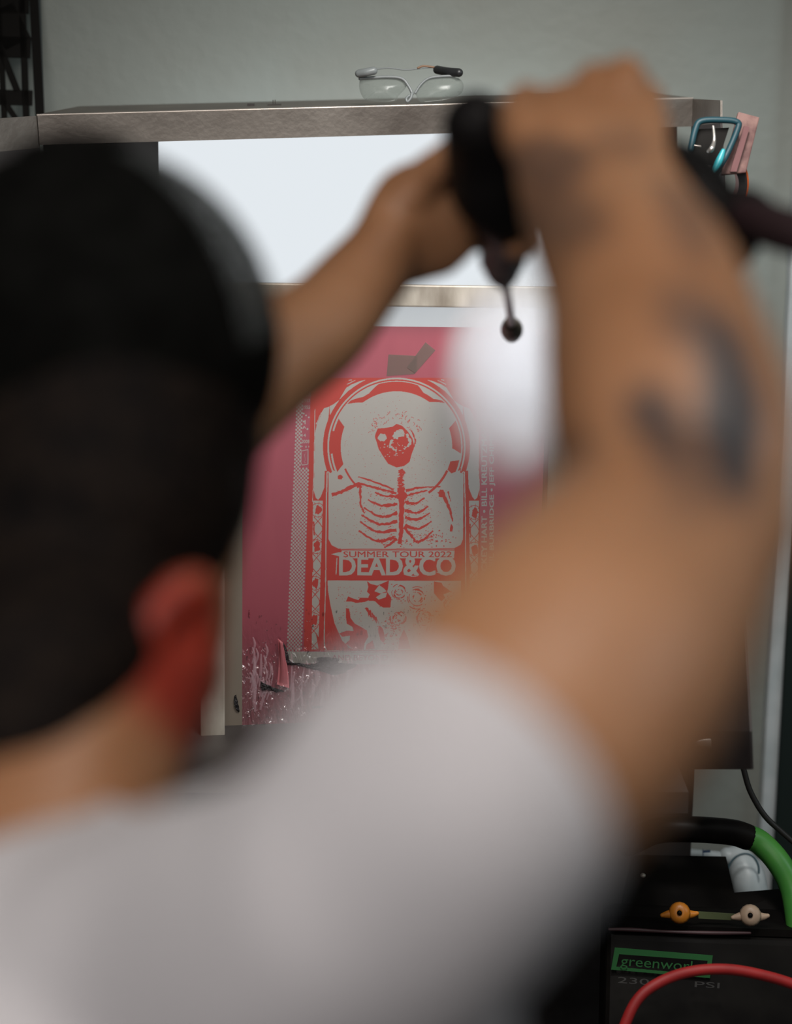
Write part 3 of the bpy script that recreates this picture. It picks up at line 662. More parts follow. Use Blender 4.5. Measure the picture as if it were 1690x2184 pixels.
# ------------------------------------------------------------------ things hung at the right end of the booth
m_teal = mat('teal_plastic', (0.006, 0.045, 0.06), 0.5); m_pink = noisy(mat('pink_strip', (0.3, 0.15, 0.13), 0.6), (0.11, 0.045, 0.04), (0.24, 0.13, 0.11), 60)
m_amber = mat('amber_tape', (0.45, 0.09, 0.02), 0.3)
m_skinny = mat('brown_plastic', (0.10, 0.04, 0.02), 0.5)
sc_ = thing('scraper', 'teal plastic framed scraper hanging at the right end of booth', 'scraper', P(1530, 300, 2.06))
bm = bmesh.new(); loft(bm, [(P(x, y, 2.06), .0042) for x, y in ((1474, 318), (1484, 275), (1497, 258), (1540, 256), (1572, 260), (1574, 275), (1548, 335), (1522, 372))], 10, 4); obj('handle_loop', bm, m_teal, sc_, True)
bm = bmesh.new(); loft(bm, [(P(x, y, 2.05), r) for x, y, r in ((1543, 322, .003), (1534, 345, .005), (1522, 368, .0028))], 10, 4); obj('grip_tip', bm, mat('bright_teal', (0.03, 0.33, 0.37), 0.35), sc_, True)
bm = bmesh.new(); slab(bm, [P(1482, 276, 2.07), P(1556, 272, 2.07), P(1530, 352, 2.07), P(1470, 345, 2.07)], .003); obj('blade', bm, m_black, sc_)
sq = thing('squeegee', 'flat pinkish squeegee strip hanging tilted behind the teal scraper', 'squeegee', P(1575, 300, 2.09))
bm = bmesh.new(); slab(bm, [P(1576, 238, 2.08), P(1621, 250, 2.08), P(1592, 368, 2.08), P(1540, 372, 2.08)], .008); bevel(bm, .0015); obj('wooden_grip', bm, m_pink, sq)
bm = bmesh.new(); slab(bm, [P(1588, 268, 2.07), P(1600, 271, 2.07), P(1572, 366, 2.07), P(1558, 366, 2.07)], .004); obj('rubber_blade', bm, mat('maroon_rubber', (0.14, 0.05, 0.05), .6), sq)
tr_ = thing('tape_roll', 'roll of amber tape hung on booth wing right of the hand', 'tape roll', P(1545, 390, 2.12))
bm = bmesh.new(); c = P(1552, 395, 2.10)
for k in range(36):
    a0, a1 = 2 * math.pi * k / 36, 2 * math.pi * (k + 1) / 36
    def q(a, r, h): return c + Vector((r * .95 * math.cos(a), h, r * 1.35 * math.sin(a)))
    hexa(bm, [q(a0, .030, 0), q(a1, .030, 0), q(a1, .018, 0), q(a0, .018, 0), q(a0, .030, .03), q(a1, .030, .03), q(a1, .018, .03), q(a0, .018, .03)])
bmesh.ops.remove_doubles(bm, verts=bm.verts, dist=1e-5); obj('roll', bm, m_amber, tr_, False)
bm = bmesh.new()
for k in range(36):
    a0, a1 = 2 * math.pi * k / 36, 2 * math.pi * (k + 1) / 36
    hexa(bm, [q(a0, .0275, -.001), q(a1, .0275, -.001), q(a1, .016, -.001), q(a0, .016, -.001), q(a0, .0275, .0), q(a1, .0275, .0), q(a1, .016, .0), q(a0, .016, .0)])
obj('core', bm, mat('dark_core', (.012, .01, .01), .6), tr_)
hk = thing('metal_clip', 'small chrome clip hanging inside the teal scraper loop', 'clip', P(1515, 310, 2.04))
bm = bmesh.new(); loft(bm, [(P(1522, 270, 2.04), .0016), (P(1524, 300, 2.04), .0022), (P(1518, 318, 2.035), .0034), (P(1512, 322, 2.04), .0024)], 10, 4); obj('clip_body', bm, mat('chrome', (0.55, 0.52, 0.48), .3, .8), hk, True)
bm = bmesh.new(); loft(bm, [(P(1483, 310, 2.04), .0013), (P(1494, 312, 2.04), .0018)], 8, 1); obj('clip_pin', bm, mat('chrome_pin', (0.4, 0.36, 0.33), .3, .8), hk, True)
# ------------------------------------------------------------------ cable below the booth
bm = bmesh.new(); loft(bm, [(P(x, y, 2.28), .0042) for x, y in ((1578, 1600), (1588, 1645), (1602, 1690), (1632, 1740), (1672, 1778), (1730, 1830), (1800, 1900), (1880, 2100), (1890, 2700))], 10, 5)
tag(obj('power_cable', bm, mat('cable_rubber', (0.008, 0.007, 0.006), .5), None, True), 'black cable drooping from under the booth to the dark doorway', 'cable')
# ------------------------------------------------------------------ pressure washer
m_body = noisy(mat('charcoal_plastic', (0.005, 0.005, 0.005), 0.45), (0.003, 0.0025, 0.0025), (0.008, 0.007, 0.006), 12)
m_green = noisy(mat('green_plastic', (0.06, 0.20, 0.03), 0.4), (0.035, 0.17, 0.03), (0.065, 0.23, 0.03), 10)
m_lblg = mat('label_green', (0.02, 0.11, 0.03), 0.5)
pw = thing('pressure_washer', 'black pressure washer with green handle arm standing under booth end', 'pressure washer', Vector((P(1500, 2050, 2.2).x, P(1500, 2050, 2.2).y, 0)))
# a front face at near-constant depth
fTL, fTR, fBR, fBL = P(1296, 1985, 2.20), P(1720, 2000, 2.20), P(1720, 2420, 2.10), P(1286, 2420, 2.10)
bk = Vector((0, .08, 0))
bm = bmesh.new(); hexa(bm, [fTL, fTR, fBR, fBL, fTL + bk, fTR + bk, fBR + bk, fBL + bk]); bevel(bm, .012, 3); obj('housing', bm, m_body, pw, False)
bm = bmesh.new(); g = [P(1310, 1955, 2.27), P(1712, 1968, 2.27), P(1722, 2000, 2.20), P(1300, 1985, 2.20)]
slab(bm, g, -.01); slab(bm, [P(1345, 1842, 2.36), P(1545, 1846, 2.36), P(1572, 1965, 2.28), P(1320, 1958, 2.28)], -.02); slab(bm, [P(1555, 1925, 2.31), P(1720, 1912, 2.31), P(1720, 1970, 2.28), P(1555, 1966, 2.28)], -.02); obj('top_cover', bm, m_body, pw)
bm = bmesh.new(); loft(bm, [(P(1300, 1982, 2.195), .002), (P(1350, 1983, 2.195), .003), (P(1420, 1987, 2.195), .0022), (P(1520, 1990, 2.195), .003), (P(1600, 1990, 2.195), .002)], 8, 5); obj('trim_line', bm, mat('maroon_trim', (0.05, 0.022, 0.025), .5), pw, True)
def N_(x, y): return P(x, y, 2.195)                      # housing face
bm = bmesh.new()
L = [(1312, 2021), (1521, 2038), (1515, 2086), (1304, 2068)]; I = [(1321, 2035), (1510, 2049), (1506, 2080), (1315, 2062)]
for k in range(4):
    a, b, c, d = L[k], L[(k + 1) % 4], I[(k + 1) % 4], I[k]; slab(bm, [P(*a, 2.172), P(*b, 2.172), P(*c, 2.172), P(*d, 2.172)], .001)
obj('name_badge', bm, m_lblg, pw)
def write3(s, o0, ox, oy, hgt, m, name, parent, off=0.0, thick=.0006):
    v, t = text_tris(s, off); v = v / v[:, 1].max() * hgt if False else v * (hgt / v[:, 1].max())
    w_ = v[:, 0].max(); ax, ay = (ox - o0), (oy - o0)
    bm = bmesh.new(); vs = [bm.verts.new(o0 + ax * (x / w_) + ay * (y / hgt)) for x, y in v]
    for a, b, c in t:
        try: bm.faces.new((vs[a], vs[b], vs[c]))
        except ValueError: pass
    return obj(name, bm, m, parent)
D_ = 2.17
write3('greenworks', P(1323, 2066, D_), P(1500, 2080, D_), P(1326, 2038, D_), .02, m_lblg, 'badge_lettering', pw, .0)
m_gry = mat('grey_print', (0.055, 0.053, 0.05), .5); D_ = 2.145
write3('2300', P(1318, 2096, D_), P(1408, 2103, D_), P(1319, 2083, D_), .02, m_gry, 'number_print', pw)
write3('PSI', P(1482, 2105, D_), P(1535, 2108, D_), P(1483, 2093, D_), .02, m_gry, 'number_print', pw)
bm = bmesh.new(); hb_ = (fBL + fBR) / 2 + bk * .5; box(bm, (hb_.x, hb_.y + .02, (hb_.z + .06) / 2 + .05), (.22, .10, hb_.z - .04)); obj('base', bm, m_body, pw)
for sx in (-1, 1):
    bm = bmesh.new(); loft(bm, [(Vector((hb_.x + sx * .125, hb_.y + .02, .07)), .07), (Vector((hb_.x + sx * .155, hb_.y + .02, .07)), .07)], 24, 1, cap=False); obj('wheel', bm, m_body, pw, True)
# handle bar and green arm
bm = bmesh.new(); loft(bm, [(P(x, y, d), .0185) for x, y, d in ((1340, 1800, 2.28), (1400, 1772, 2.27), (1480, 1769, 2.26), (1560, 1775, 2.26), (1594, 1785, 2.26))], 16, 5); obj('handle_grip', bm, m_body, pw, True)
bm = bmesh.new(); loft(bm, [(P(x, y, d), .0175) for x, y, d in ((1594, 1785, 2.26), (1622, 1797, 2.26), (1662, 1840, 2.25), (1692, 1900, 2.24), (1706, 1990, 2.22), (1712, 2060, 2.21))], 16, 5, cap=False); obj('handle_arm', bm, m_green, pw, True)
# nozzle tips in their holder
def tip(cx_, cy_, m, n):
    bm = bmesh.new(); c = P(cx_, cy_, 2.20); f = (CAMPOS - c).normalized()
    rg = [(0, .0125), (.004, .0150), (.010, .0125), (.012, .0060), (.011, .002)]
    loft(bm, [(c + f * h, r) for h, r in rg], 16, 1, cap=False)
    for s in (-1, 1):
        e = P(cx_ + s * 24, cy_ + 3, 2.20); loft(bm, [(c, .008), (e, .0055), (P(cx_ + s * 37, cy_ - s * 2 + 3, 2.20), .003)], 10, 3)
    o = obj(n, bm, m, pw, True)
    bm = bmesh.new(); loft(bm, [(c + f * .0112, .0035), (c + f * .0128, .0035)], 12, 1); obj('nozzle_hole', bm, m_body, o, True); o['label'] = n.replace('_', ' ') + ' in the holder'
tip(1450, 1947, mat('orange_nozzle', (0.50, 0.17, 0.015), .4), 'orange_nozzle_tip'); tip(1601, 1952, mat('cream_nozzle', (0.42, 0.30, 0.21), .45), 'cream_nozzle_tip')
bm = bmesh.new(); slab(bm, [P(1490, 1945, 2.205), P(1570, 1950, 2.205), P(1570, 1963, 2.205), P(1490, 1959, 2.205)], .004); obj('nozzle_holder', bm, mat('olive_rubber', (0.07, 0.085, 0.035), .5), pw)
bm = bmesh.new(); ell(bm, P(1372, 1867, 2.25), (.004, .004, .003), None, 12); obj('screw', bm, m_alu, pw, True)
# white drain pipe behind the handle
m_pvc = noisy(mat('grey_white_pvc', (0.45, 0.5, 0.51), .4), (0.36, 0.41, 0.42), (0.55, 0.60, 0.61), 18)
pv_ = thing('drain_pipe', 'white plastic drain pipe and elbow behind the pressure washer handle', 'pipe', P(1600, 1950, 2.42))
bm = bmesh.new(); loft(bm, [(P(1472, 1820, 2.51), .0075), (P(1500, 1823, 2.51), .0075), (P(1560, 1829, 2.51), .0085)], 14, 2); obj('thin_pipe', bm, m_pvc, pv_, True)
bm = bmesh.new(); loft(bm, [(P(x, y, d), r) for x, y, d, r in ((1552, 1826, 2.51, .014), (1572, 1832, 2.51, .022), (1590, 1856, 2.50, .0265), (1600, 1890, 2.49, .027), (1612, 1960, 2.49, .027), (1624, 2040, 2.49, .027))], 20, 5); obj('elbow', bm, m_pvc, pv_, True)
bm = bmesh.new()
pts = [(1553, 1865), (1556, 1846), (1570, 1828), (1590, 1821), (1608, 1828), (1618, 1846), (1619, 1862)]
loft(bm, [(P(x, y, 2.455), .0017) for x, y in pts], 8, 5); obj('rubber_ring', bm, mat('blue_grey_rubber', (0.05, 0.10, 0.12), .5), pv_, True)
bm = bmesh.new(); loft(bm, [(P(1500, 1812, 2.49), .0008), (P(1500, 1840, 2.49), .0008)], 6, 1); slab(bm, [P(1500, 1814, 2.49), P(1516, 1813, 2.49), P(1516, 1818, 2.49), P(1500, 1819, 2.49)], .001); obj('pen_mark', bm, mat('blue_ink', (0.02, 0.05, 0.12), .5), pv_)
# red hose
bm = bmesh.new(); loft(bm, [(P(x, y, d), .0070) for x, y, d in ((1262, 2900, 2.00), (1270, 2500, 2.01), (1290, 2320, 2.02), (1330, 2195, 2.03), (1362, 2130, 2.04), (1410, 2094, 2.05), (1470, 2073, 2.06), (1540, 2067, 2.06), (1610, 2076, 2.06), (1700, 2102, 2.06), (1800, 2150, 2.06), (1900, 2300, 2.05), (1950, 2700, 2.02))], 14, 6)
tag(obj('red_hose', bm, noisy(mat('red_rubber', (0.3, 0.01, 0.01), .6), (0.24, .006, .006), (.36, .014, .013), 20), None, True), 'red hose arching in front of the pressure washer', 'hose')

# ------------------------------------------------------------------ spray gun held in both hands
m_gun = mat('gun_plastic', (0.010, 0.009, 0.009), 0.42)
gun = thing('spray_gun', 'black spray gun with thin lance held up in both hands', 'spray gun', P(1250, 380, 1.06))
def gl_(name, pts, m, seg=18, sub=5):
    bm = bmesh.new(); loft(bm, [(P(x, y, d), *r) for x, y, d, *r in pts], seg, sub); return obj(name, bm, m, gun, True)
gl_('barrel_shroud', [(1015, 268, 1.02, .022), (1035, 330, 1.05, .027), (1045, 400, 1.07, .027), (1070, 460, 1.10, .021), (1078, 500, 1.15, .015), (1072, 550, 1.26, .0185)], m_gun)
gl_('gun_body', [(1025, 300, 1.05, .022), (1150, 330, 1.12, .026), (1300, 370, 1.14, .028), (1415, 420, 1.10, .040), (1480, 468, 1.07, .035), (1550, 510, 1.05, .022)], m_gun)
gl_('pistol_grip', [(1420, 350, 1.06, .018), (1460, 420, 1.05, .026), (1520, 480, 1.04, .022), (1555, 545, 1.03, .013)], m_gun)
gl_('trigger', [(1200, 340, 1.10, .006), (1190, 280, 1.08, .006), (1230, 230, 1.07, .005)], m_gun)
gl_('hose_coupling', [(1540, 455, 1.04, .019), (1590, 462, 1.03, .019), (1612, 468, 1.02, .016)], m_gun)
gl_('supply_hose', [(1600, 465, 1.02, .0145), (1660, 486, 1.00, .0145), (1740, 512, .98, .0145), (1850, 560, .96, .0145)], mat('black_hose', (0.022, 0.010, 0.012), .5))
gl_('collar', [(1072, 545, 1.26, .0165), (1072, 575, 1.29, .0145), (1076, 603, 1.33, .0065), (1078, 612, 1.36, .004)], m_gun)
gl_('lance', [(1077, 600, 1.34, .0036), (1086, 650, 1.52, .004), (1092, 695, 1.72, .0045)], mat('lance_metal', (0.16, 0.085, 0.085), .35, .5))
gl_('nozzle', [(1090, 690, 1.70, .008), (1092, 702, 1.73, .0122), (1092, 712, 1.76, .0100)], mat('nozzle_brass', (0.055, 0.045, 0.032), .4, .3))

# ------------------------------------------------------------------ the person
person = thing('person', 'person from behind in black cap and white t-shirt, tattooed arm raised, aiming spray gun', 'person', Vector((P(330, 1900, .68).x, P(330, 1900, .68).y, 0)))
m_skin = mat('skin', (0.36, 0.165, 0.082), 0.5, Subsurface_Weight=0.12, Subsurface_Scale=0.02)
m_skin.node_tree.nodes['Principled BSDF'].inputs['Subsurface Radius'].default_value = (1.0, 0.28, 0.12)
nt = m_skin.node_tree; B = nt.nodes['Principled BSDF']
geo = nt.nodes.new('ShaderNodeTexCoord')
nz = nt.nodes.new('ShaderNodeTexNoise'); nz.inputs['Scale'].default_value = 9; nz.inputs['Detail'].default_value = 3; nt.links.new(geo.outputs['Object'], nz.inputs['Vector'])
rp = nt.nodes.new('ShaderNodeValToRGB'); rp.color_ramp.elements[0].color = (0.29, 0.132, 0.060, 1); rp.color_ramp.elements[1].color = (0.40, 0.198, 0.100, 1)
rp.color_ramp.elements[0].position = .35; rp.color_ramp.elements[1].position = .65
nt.links.new(nz.outputs['Fac'], rp.inputs[0]); cur = rp.outputs[0]
body_off = [None]
def ink_or_light(c, r, strength, col=(0.035, 0.032, 0.035)):
    """soft-edged colour patch"""
    global cur
    sb = nt.nodes.new('ShaderNodeVectorMath'); sb.operation = 'SUBTRACT'; nt.links.new(geo.outputs['Object'], sb.inputs[0]); sb.inputs[1].default_value = c
    sd = nt.nodes.new('ShaderNodeVectorMath'); sd.operation = 'DIVIDE'; nt.links.new(sb.outputs[0], sd.inputs[0]); sd.inputs[1].default_value = r
    l_ = nt.nodes.new('ShaderNodeVectorMath'); l_.operation = 'LENGTH'; nt.links.new(sd.outputs[0], l_.inputs[0])
    ad = nt.nodes.new('ShaderNodeMath'); ad.operation = 'MULTIPLY_ADD'; nt.links.new(nz.outputs['Fac'], ad.inputs[0]); ad.inputs[1].default_value = .8; nt.links.new(l_.outputs['Value'], ad.inputs[2])
    q_ = nt.nodes.new('ShaderNodeMapRange'); q_.interpolation_type = 'SMOOTHSTEP'; q_.inputs['From Min'].default_value = .9; q_.inputs['From Max'].default_value = 1.5; q_.inputs['To Min'].default_value = strength; q_.inputs['To Max'].default_value = 0
    nt.links.new(ad.outputs[0], q_.inputs[0])
    m_ = nt.nodes.new('ShaderNodeMix'); m_.data_type = 'RGBA'; nt.links.new(q_.outputs[0], m_.inputs[0]); nt.links.new(cur, m_.inputs[6]); m_.inputs[7].default_value = (*col, 1); cur = m_.outputs[2]
ink_or_light(P(370, 1380, .74), (.052, .05, .066), .9, (0.27, 0.010, 0.003))  # backlit ear glow put into the skin as red colour
for x, y, d, rx, ry, s in ((1385, 885, .70, 38, 46, .85), (1535, 840, .71, 42, 90, .95), (1520, 930, .70, 45, 60, .9), (1425, 665, .76, 42, 42, .6), (1175, 340, .90, 48, 30, .6),
                           (1220, 465, .84, 50, 30, .45), (1330, 300, .9, 50, 22, .3), (1430, 470, .82, 40, 60, .5), (1330, 1010, .66, 130, 22, .45), (1200, 1060, .66, 60, 26, .5)):  # last two patches put the elbow crease shade into the skin colour
    ink_or_light(P(x, y, d - .03), (rx * d / F * 2.1, .09, ry * d / F * 2.1), s)
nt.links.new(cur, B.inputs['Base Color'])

bm = bmesh.new()
X = ROT @ Vector((1, 0, 0)); Yu = ROT @ Vector((0, 1, 0))
def L_(pts, side=None, seg=20, sub=5): loft(bm, [(P(x, y, d), *r) for x, y, d, *r in pts], seg, sub, side)
# torso, shoulders, neck
L_([(240, 2140, .67, .09, .05), (240, 2220, .66, .13, .070), (250, 2350, .65, .145, .085), (270, 2700, .62, .135, .085), (330, 3200, .60, .130, .085)], X, 28)
H0 = P(330, 3200, .60); loft(bm, [(H0, .13, .085), (H0 + Vector((0, 0, -.12)), .135, .09), (H0 + Vector((0, 0, -.24)), .15, .10)], 24, 4, (1, 0, 0))
for sx in (-1, 1): loft(bm, [(H0 + Vector((sx * .085, 0, -.24)), .075), (Vector((H0.x + sx * .11, H0.y + .06, .50)), .055), (Vector((H0.x + sx * .13, H0.y - .02, .12)), .038)], 18, 5)
L_([(60, 2110, .64, .05), (400, 2060, .59, .05), (660, 1970, .545, .05), (880, 1790, .51, .046)])
L_([(60, 2110, .66, .05), (-250, 2110, .72, .05), (-560, 2050, .80, .052)])
L_([(10, 2080, .66, .060), (70, 1860, .69, .054), (130, 1620, .73, .055), (210, 1400, .78, .062)])
# head (bowed forward, facing the screen)
HC = P(215, 1000, .83)
ell(bm, P(225, 900, .85), (.080, .098, .10)); ell(bm, P(235, 1120, .83), (.070, .088, .080))
L_([(270, 1180, .86, .055), (330, 1330, .88, .045), (370, 1440, .89, .028)], X)      # jaw and chin
L_([(330, 1130, .92, .016), (352, 1200, .945, .014), (360, 1250, .94, .013)], X)     # nose
L_([(330, 1330, .915, .018), (360, 1345, .915, .016)], X)                            # lips
L_([(250, 1050, .92, .012), (400, 1060, .90, .012)], X)                              # brow
# right ear: helix rim, lobe, concha
L_([(330, 1500, .735, .013), (300, 1430, .73, .009), (325, 1330, .728, .0085), (390, 1255, .735, .0085), (430, 1260, .745, .009), (425, 1330, .75, .0085)], X, 12)
L_([(330, 1480, .745, .012, .007), (355, 1400, .748, .020, .006), (395, 1310, .755, .019, .006)], X, 14)
L_([(300, 1330, .80, .03), (370, 1360, .765, .016)], X)
L_([(60, 1330, .88, .012), (20, 1360, .86, .014)], X)
# right arm
L_([(900, 1740, .51, .048), (1050, 1625, .52, .052), (1190, 1475, .55, .056), (1312, 1308, .61, .055), (1405, 1165, .66, .051), (1460, 1080, .69, .046)])
L_([(1490, 1110, .69, .042), (1460, 1010, .695, .050), (1430, 900, .715, .0545), (1400, 760, .75, .0525), (1372, 620, .79, .049), (1320, 500, .84, .047, .035), (1285, 420, .88, .046, .030)], X)
# right hand: back of the hand, four curled fingers, thumb
L_([(1290, 430, .885, .047, .028), (1262, 330, .92, .046, .024), (1272, 240, .95, .044, .019)], X, 20)
for (kx, ky), r, l in (((1375, 215), .0105, .9), ((1330, 165), .0118, 1.0), ((1265, 178), .0115, 1.0), ((1195, 215), .0105, .85)):
    L_([(kx - 8, ky + 60, .94, r * 1.1), (kx, ky + 8, .955, r * 1.15), (kx + 6, ky - 2, .985, r), (kx + 2, ky + 40, 1.03, r * .95), (kx - 6, ky + 110 * l, 1.045, r * .85), (kx - 20, ky + 140 * l, 1.02, r * .75)], X, 12, 4)
L_([(1240, 420, .90, .020), (1170, 350, .915, .0175), (1120, 290, .93, .0145), (1105, 240, .96, .012), (1125, 205, .985, .010)], X, 12, 4)
# left arm, reaching forward past the head
L_([(-560, 2050, .80, .052), (-250, 1780, .84, .048), (0, 1450, .90, .044), (230, 1130, .96, .041), (330, 1000, .99, .040)])
L_([(330, 1000, .99, .040), (420, 900, 1.01, .043), (550, 785, 1.04, .041), (680, 700, 1.07, .035), (760, 610, 1.10, .031), (830, 530, 1.12, .029, .026)])
L_([(820, 540, 1.12, .030, .024), (890, 480, 1.13, .043, .022), (950, 445, 1.13, .040, .017)], Yu, 18)
for sy, ey, r in ((350, 345, .0095), (405, 400, .0105), (462, 455, .0105), (530, 508, .0105)):      # fingers go behind the barrel and curl round it
    L_([(900, (sy + 440) / 2, 1.135, r * 1.1), (952, sy, 1.145, r * 1.05), (1010, ey, 1.165, r), (1075, ey + 12, 1.165, r * .95), (1112, ey + 22, 1.13, r * .9), (1100, ey + 24, 1.105, r * .8)], X, 12, 4)
L_([(850, 450, 1.12, .019), (900, 385, 1.11, .0155), (942, 345, 1.095, .0125), (968, 315, 1.085, .010)], X, 12, 4)
bm.normal_update()
me = remesh(bm, 'body', 0.0033, 7)
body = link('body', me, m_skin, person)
# eyes and hair
for x in (285, 375):
    bm = bmesh.new(); ell(bm, P(x, 1110, .918), (.012, .012, .012), None, 16); obj('eye', bm, mat('eye_white', (.7, .7, .68), .2), person, True)
bm = bmesh.new()
ell(bm, P(222, 890, .848), (.086, .102, .104)); ell(bm, P(205, 1060, .815), (.078, .085, .082)); ell(bm, P(170, 1220, .80), (.060, .070, .060))
L_([(90, 1250, .775, .070, .05), (90, 1380, .735, .058, .045), (60, 1470, .712, .048, .045), (30, 1550, .70, .040, .035)], X)  # nape hair carried down and thickened to stand in for neck shade
L_([(-120, 1300, .78, .06, .045), (-120, 1480, .725, .055, .045), (-120, 1580, .70, .045, .035)], X)
L_([(210, 1270, .775, .035, .03), (215, 1340, .76, .024, .018)], X)
me = remesh(bm, 'hair', .005, 5)
for k_ in (m_body, m_gun, m_black, m_dark): k_.node_tree.nodes['Principled BSDF'].inputs['Specular IOR Level'].default_value = 0.06
m_hair = noisy(mat('black_hair', (.008, .006, .005), .6), (.004, .003, .003), (.012, .008, .006), 90, .4, .6, .5, 200)
m_hair.node_tree.nodes['Principled BSDF'].inputs['Specular IOR Level'].default_value = 0.08
link('hair', me, m_hair, person)
# beard at the far cheek
bm = bmesh.new(); L_([(430, 960, .87, .032), (435, 1060, .865, .028), (415, 1170, .87, .024), (400, 1300, .885, .020)], X)
obj('beard', bm, m_hair, person, True)
# cap: cloth crown, see-through mesh side, brim
m_cap = noisy(mat('black_cap_cloth', (.006, .006, .006), .85), (.0015, .0015, .0012), (.004, .004, .0035), 60, .4, .6, .3, 400)
m_cap.node_tree.nodes['Principled BSDF'].inputs['Specular IOR Level'].default_value = 0.06
CC = P(190, 732, .855); RC = Vector((.1010, .108, .1045))
def cap_pt(th, ph, s=1.0): return CC + Vector((RC.x * s * math.sin(th) * math.cos(ph), RC.y * s * math.sin(th) * math.sin(ph), RC.z * s * math.cos(th)))
Rt = Matrix.Rotation(math.radians(20), 3, 'X')
def cap_patch(p0, p1, t0, t1, name, m, par, s0=1.0, n=30):
    bm = bmesh.new(); rows = []
    for i in range(n + 1):
        th = t0 + (t1 - t0) * i / n; rows.append([bm.verts.new(cap_pt(th, p0 + (p1 - p0) * k / n, s0)) for k in range(n + 1)])
    for a, b in zip(rows, rows[1:]):
        for k in range(n):
            try: bm.faces.new((a[k], a[k + 1], b[k + 1], b[k]))
            except ValueError: pass
    bmesh.ops.remove_doubles(bm, verts=bm.verts, dist=1e-5)
    bmesh.ops.solidify(bm, geom=list(bm.faces), thickness=0.0016)
    return obj(name, bm, m, par, True)
R_ = math.radians
crown = cap_patch(R_(-152), R_(-28), R_(8), R_(112), 'cap', m_cap, person)
cap_patch(R_(52), R_(210), R_(8), R_(108), 'front_panel', m_cap, crown)
m_mesh = mat('cap_netting', (.05, .055, .055), .7); nt = m_mesh.node_tree; B = nt.nodes['Principled BSDF']
vo = nt.nodes.new('ShaderNodeTexVoronoi'); vo.feature = 'DISTANCE_TO_EDGE'; vo.inputs['Scale'].default_value = 330; tcx = nt.nodes.new('ShaderNodeTexCoord'); nt.links.new(tcx.outputs['Object'], vo.inputs['Vector'])
gt = nt.nodes.new('ShaderNodeMath'); gt.operation = 'LESS_THAN'; gt.inputs[1].default_value = .14; nt.links.new(vo.outputs['Distance'], gt.inputs[0]); nt.links.new(gt.outputs[0], B.inputs['Alpha'])
cap_patch(R_(-30), R_(54), R_(8), R_(88), 'mesh_panel', m_mesh, crown)
cap_patch(R_(-30), R_(54), R_(86), R_(112), 'sweatband', m_cap, crown, 1.005)
bm = bmesh.new(); ell(bm, cap_pt(0, 0, 1.01), (.009, .009, .005), None, 12); ell(bm, cap_pt(0, 0, .99), (.03, .03, .006), None, 16); obj('top_button', bm, m_cap, crown, True)
# brim: curved bill pointing forward over the brow
bm = bmesh.new(); rows = []
for i in range(9):
    t = i / 8; row = []
    for k in range(17):
        a = R_(55) + R_(110) * k / 16; rr = 1 + t * .60 * (math.sin(R_(180) * k / 16) ** .6)
        v = Vector((RC.x * rr * math.cos(a), RC.y * rr * math.sin(a), -.035 - .035 * t - .018 * (2 * k / 16 - 1) ** 2))
        row.append(bm.verts.new(CC + v))
    rows.append(row)
for a, b in zip(rows, rows[1:]):
    for k in range(16): bm.faces.new((a[k], a[k + 1], b[k + 1], b[k]))
bmesh.ops.solidify(bm, geom=list(bm.faces), thickness=0.003); obj('brim', bm, m_cap, crown, True)
# t-shirt
m_shirt = mat('white_tshirt', (0.60, 0.575, 0.585), 0.85); noisy(m_shirt, (0.50, 0.475, 0.49), (0.57, 0.55, 0.565), 5, .3, .7, .25, 14)
bm = bmesh.new()
L_([(230, 2110, .70, .105, .095), (235, 2200, .68, .148, .115), (250, 2350, .662, .163, .127), (270, 2700, .622, .152, .127), (330, 3200, .60, .150, .12)], X, 30)
H0 = P(330, 3200, .60); loft(bm, [(H0 + Vector((0, .02, .06)), .150, .125), (H0 + Vector((0, .0, -.08)), .158, .122), (H0 + Vector((0, -.01, -.22)), .165, .125)], 30, 4, (1, 0, 0))
L_([(40, 2160, .64, .058), (390, 2055, .59, .058), (620, 1990, .55, .058), (790, 1920, .525, .058)])
L_([(800, 1890, .52, .057), (885, 1795, .512, .056), (945, 1715, .508, .056), (1060, 1600, .51, .056)])
L_([(780, 1900, .56, .05), (860, 1980, .58, .052), (880, 2100, .59, .05), (850, 2300, .60, .05)])
L_([(40, 2150, .66, .058), (-250, 2160, .72, .058), (-560, 2070, .80, .062)])
L_([(0, 2140, .66, .066), (20, 2060, .67, .061)])
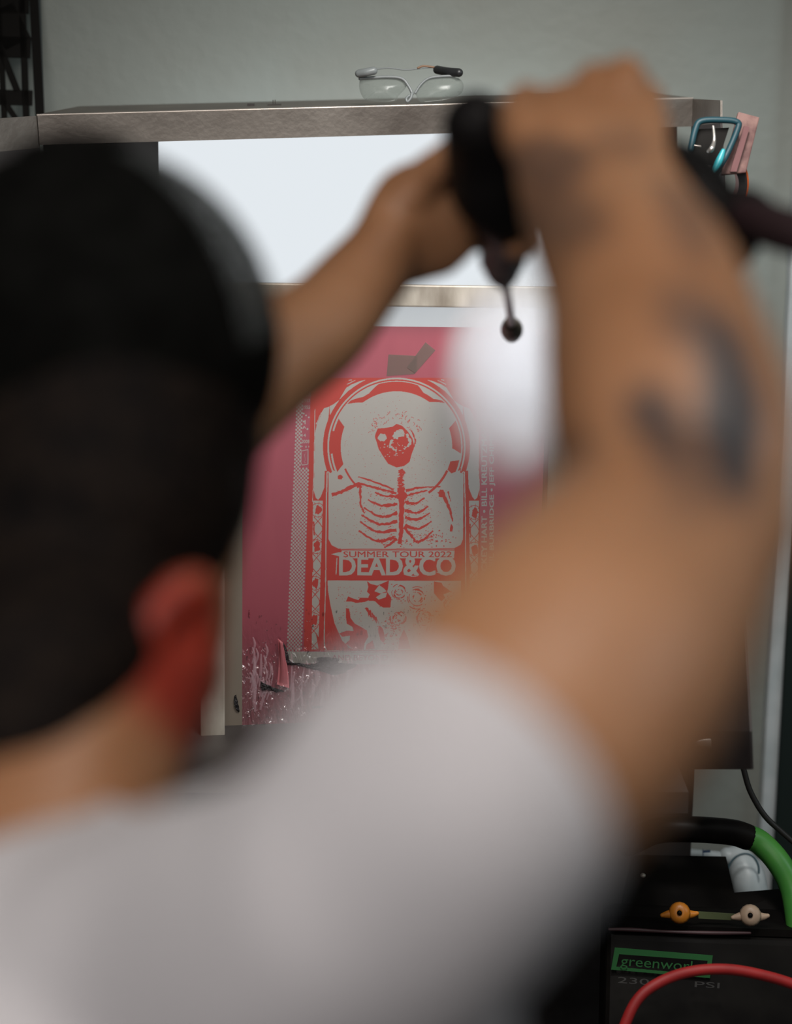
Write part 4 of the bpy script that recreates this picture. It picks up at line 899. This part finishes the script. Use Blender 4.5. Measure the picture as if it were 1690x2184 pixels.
L_([(860, 1960, .58, .052), (500, 2120, .69, .080)]); L_([(60, 2110, .73, .058), (420, 2090, .70, .062)]); L_([(500, 2150, .72, .07), (250, 2300, .74, .07)])
me = remesh(bm, 'tshirt', .005, 12)
# open the sleeve and hem it, add drape folds
bm = bmesh.new(); bm.from_mesh(me)
sc0, sc1 = P(960, 1735, .508), P(1200, 1480, .55); ax = (sc1 - sc0).normalized(); cut = P(965, 1680, .507)
bmesh.ops.bisect_plane(bm, geom=list(bm.verts) + list(bm.edges) + list(bm.faces), plane_co=cut, plane_no=ax, clear_outer=True)
for v in bm.verts:
    q = v.co; w = math.sin(q.x * 118 + q.z * 14) * .0045 * max(0, min(1, (1.25 - q.z) * 4)) + math.sin(q.x * 62 + q.z * 9 + math.sin(q.z * 17) * 1.3) * .0032 + math.sin(q.x * 27 - q.z * 21) * .003
    v.co = q + Vector((0, -1, 0)) * w
me2 = bpy.data.meshes.new('tshirt'); bm.to_mesh(me2); bm.free(); bpy.data.meshes.remove(me)
me2.polygons.foreach_set('use_smooth', [True] * len(me2.polygons))
link('tshirt', me2, m_shirt, person)
# trousers and shoes
bm = bmesh.new(); loft(bm, [(H0 + Vector((0, 0, -.14)), .145, .105), (H0 + Vector((0, 0, -.26)), .165, .118)], 28, 3, (1, 0, 0))
for sx in (-1, 1): loft(bm, [(H0 + Vector((sx * .082, 0, -.25)), .088), (Vector((H0.x + sx * .11, H0.y + .06, .50)), .070), (Vector((H0.x + sx * .13, H0.y - .02, .13)), .060)], 20, 5)
me = remesh(bm, 'trousers', .008, 5); link('trousers', me, noisy(mat('dark_denim', (.02, .024, .035), .8), (.015, .018, .028), (.028, .032, .045), 30), person)
for sx in (-1, 1):
    bm = bmesh.new(); c = Vector((H0.x + sx * .13, H0.y - .02, .045))
    loft(bm, [(c + Vector((0, -.05, 0)), .040, .042), (c + Vector((0, .06, 0)), .046, .040), (c + Vector((sx * .02, .17, -.006)), .048, .034)], 18, 5, (1, 0, 0))
    loft(bm, [(c, .042), (c + Vector((0, 0, .06)), .045)], 16, 2)
    obj('shoe', bm, m_body, person, True)
SC.cycles.use_denoising = True
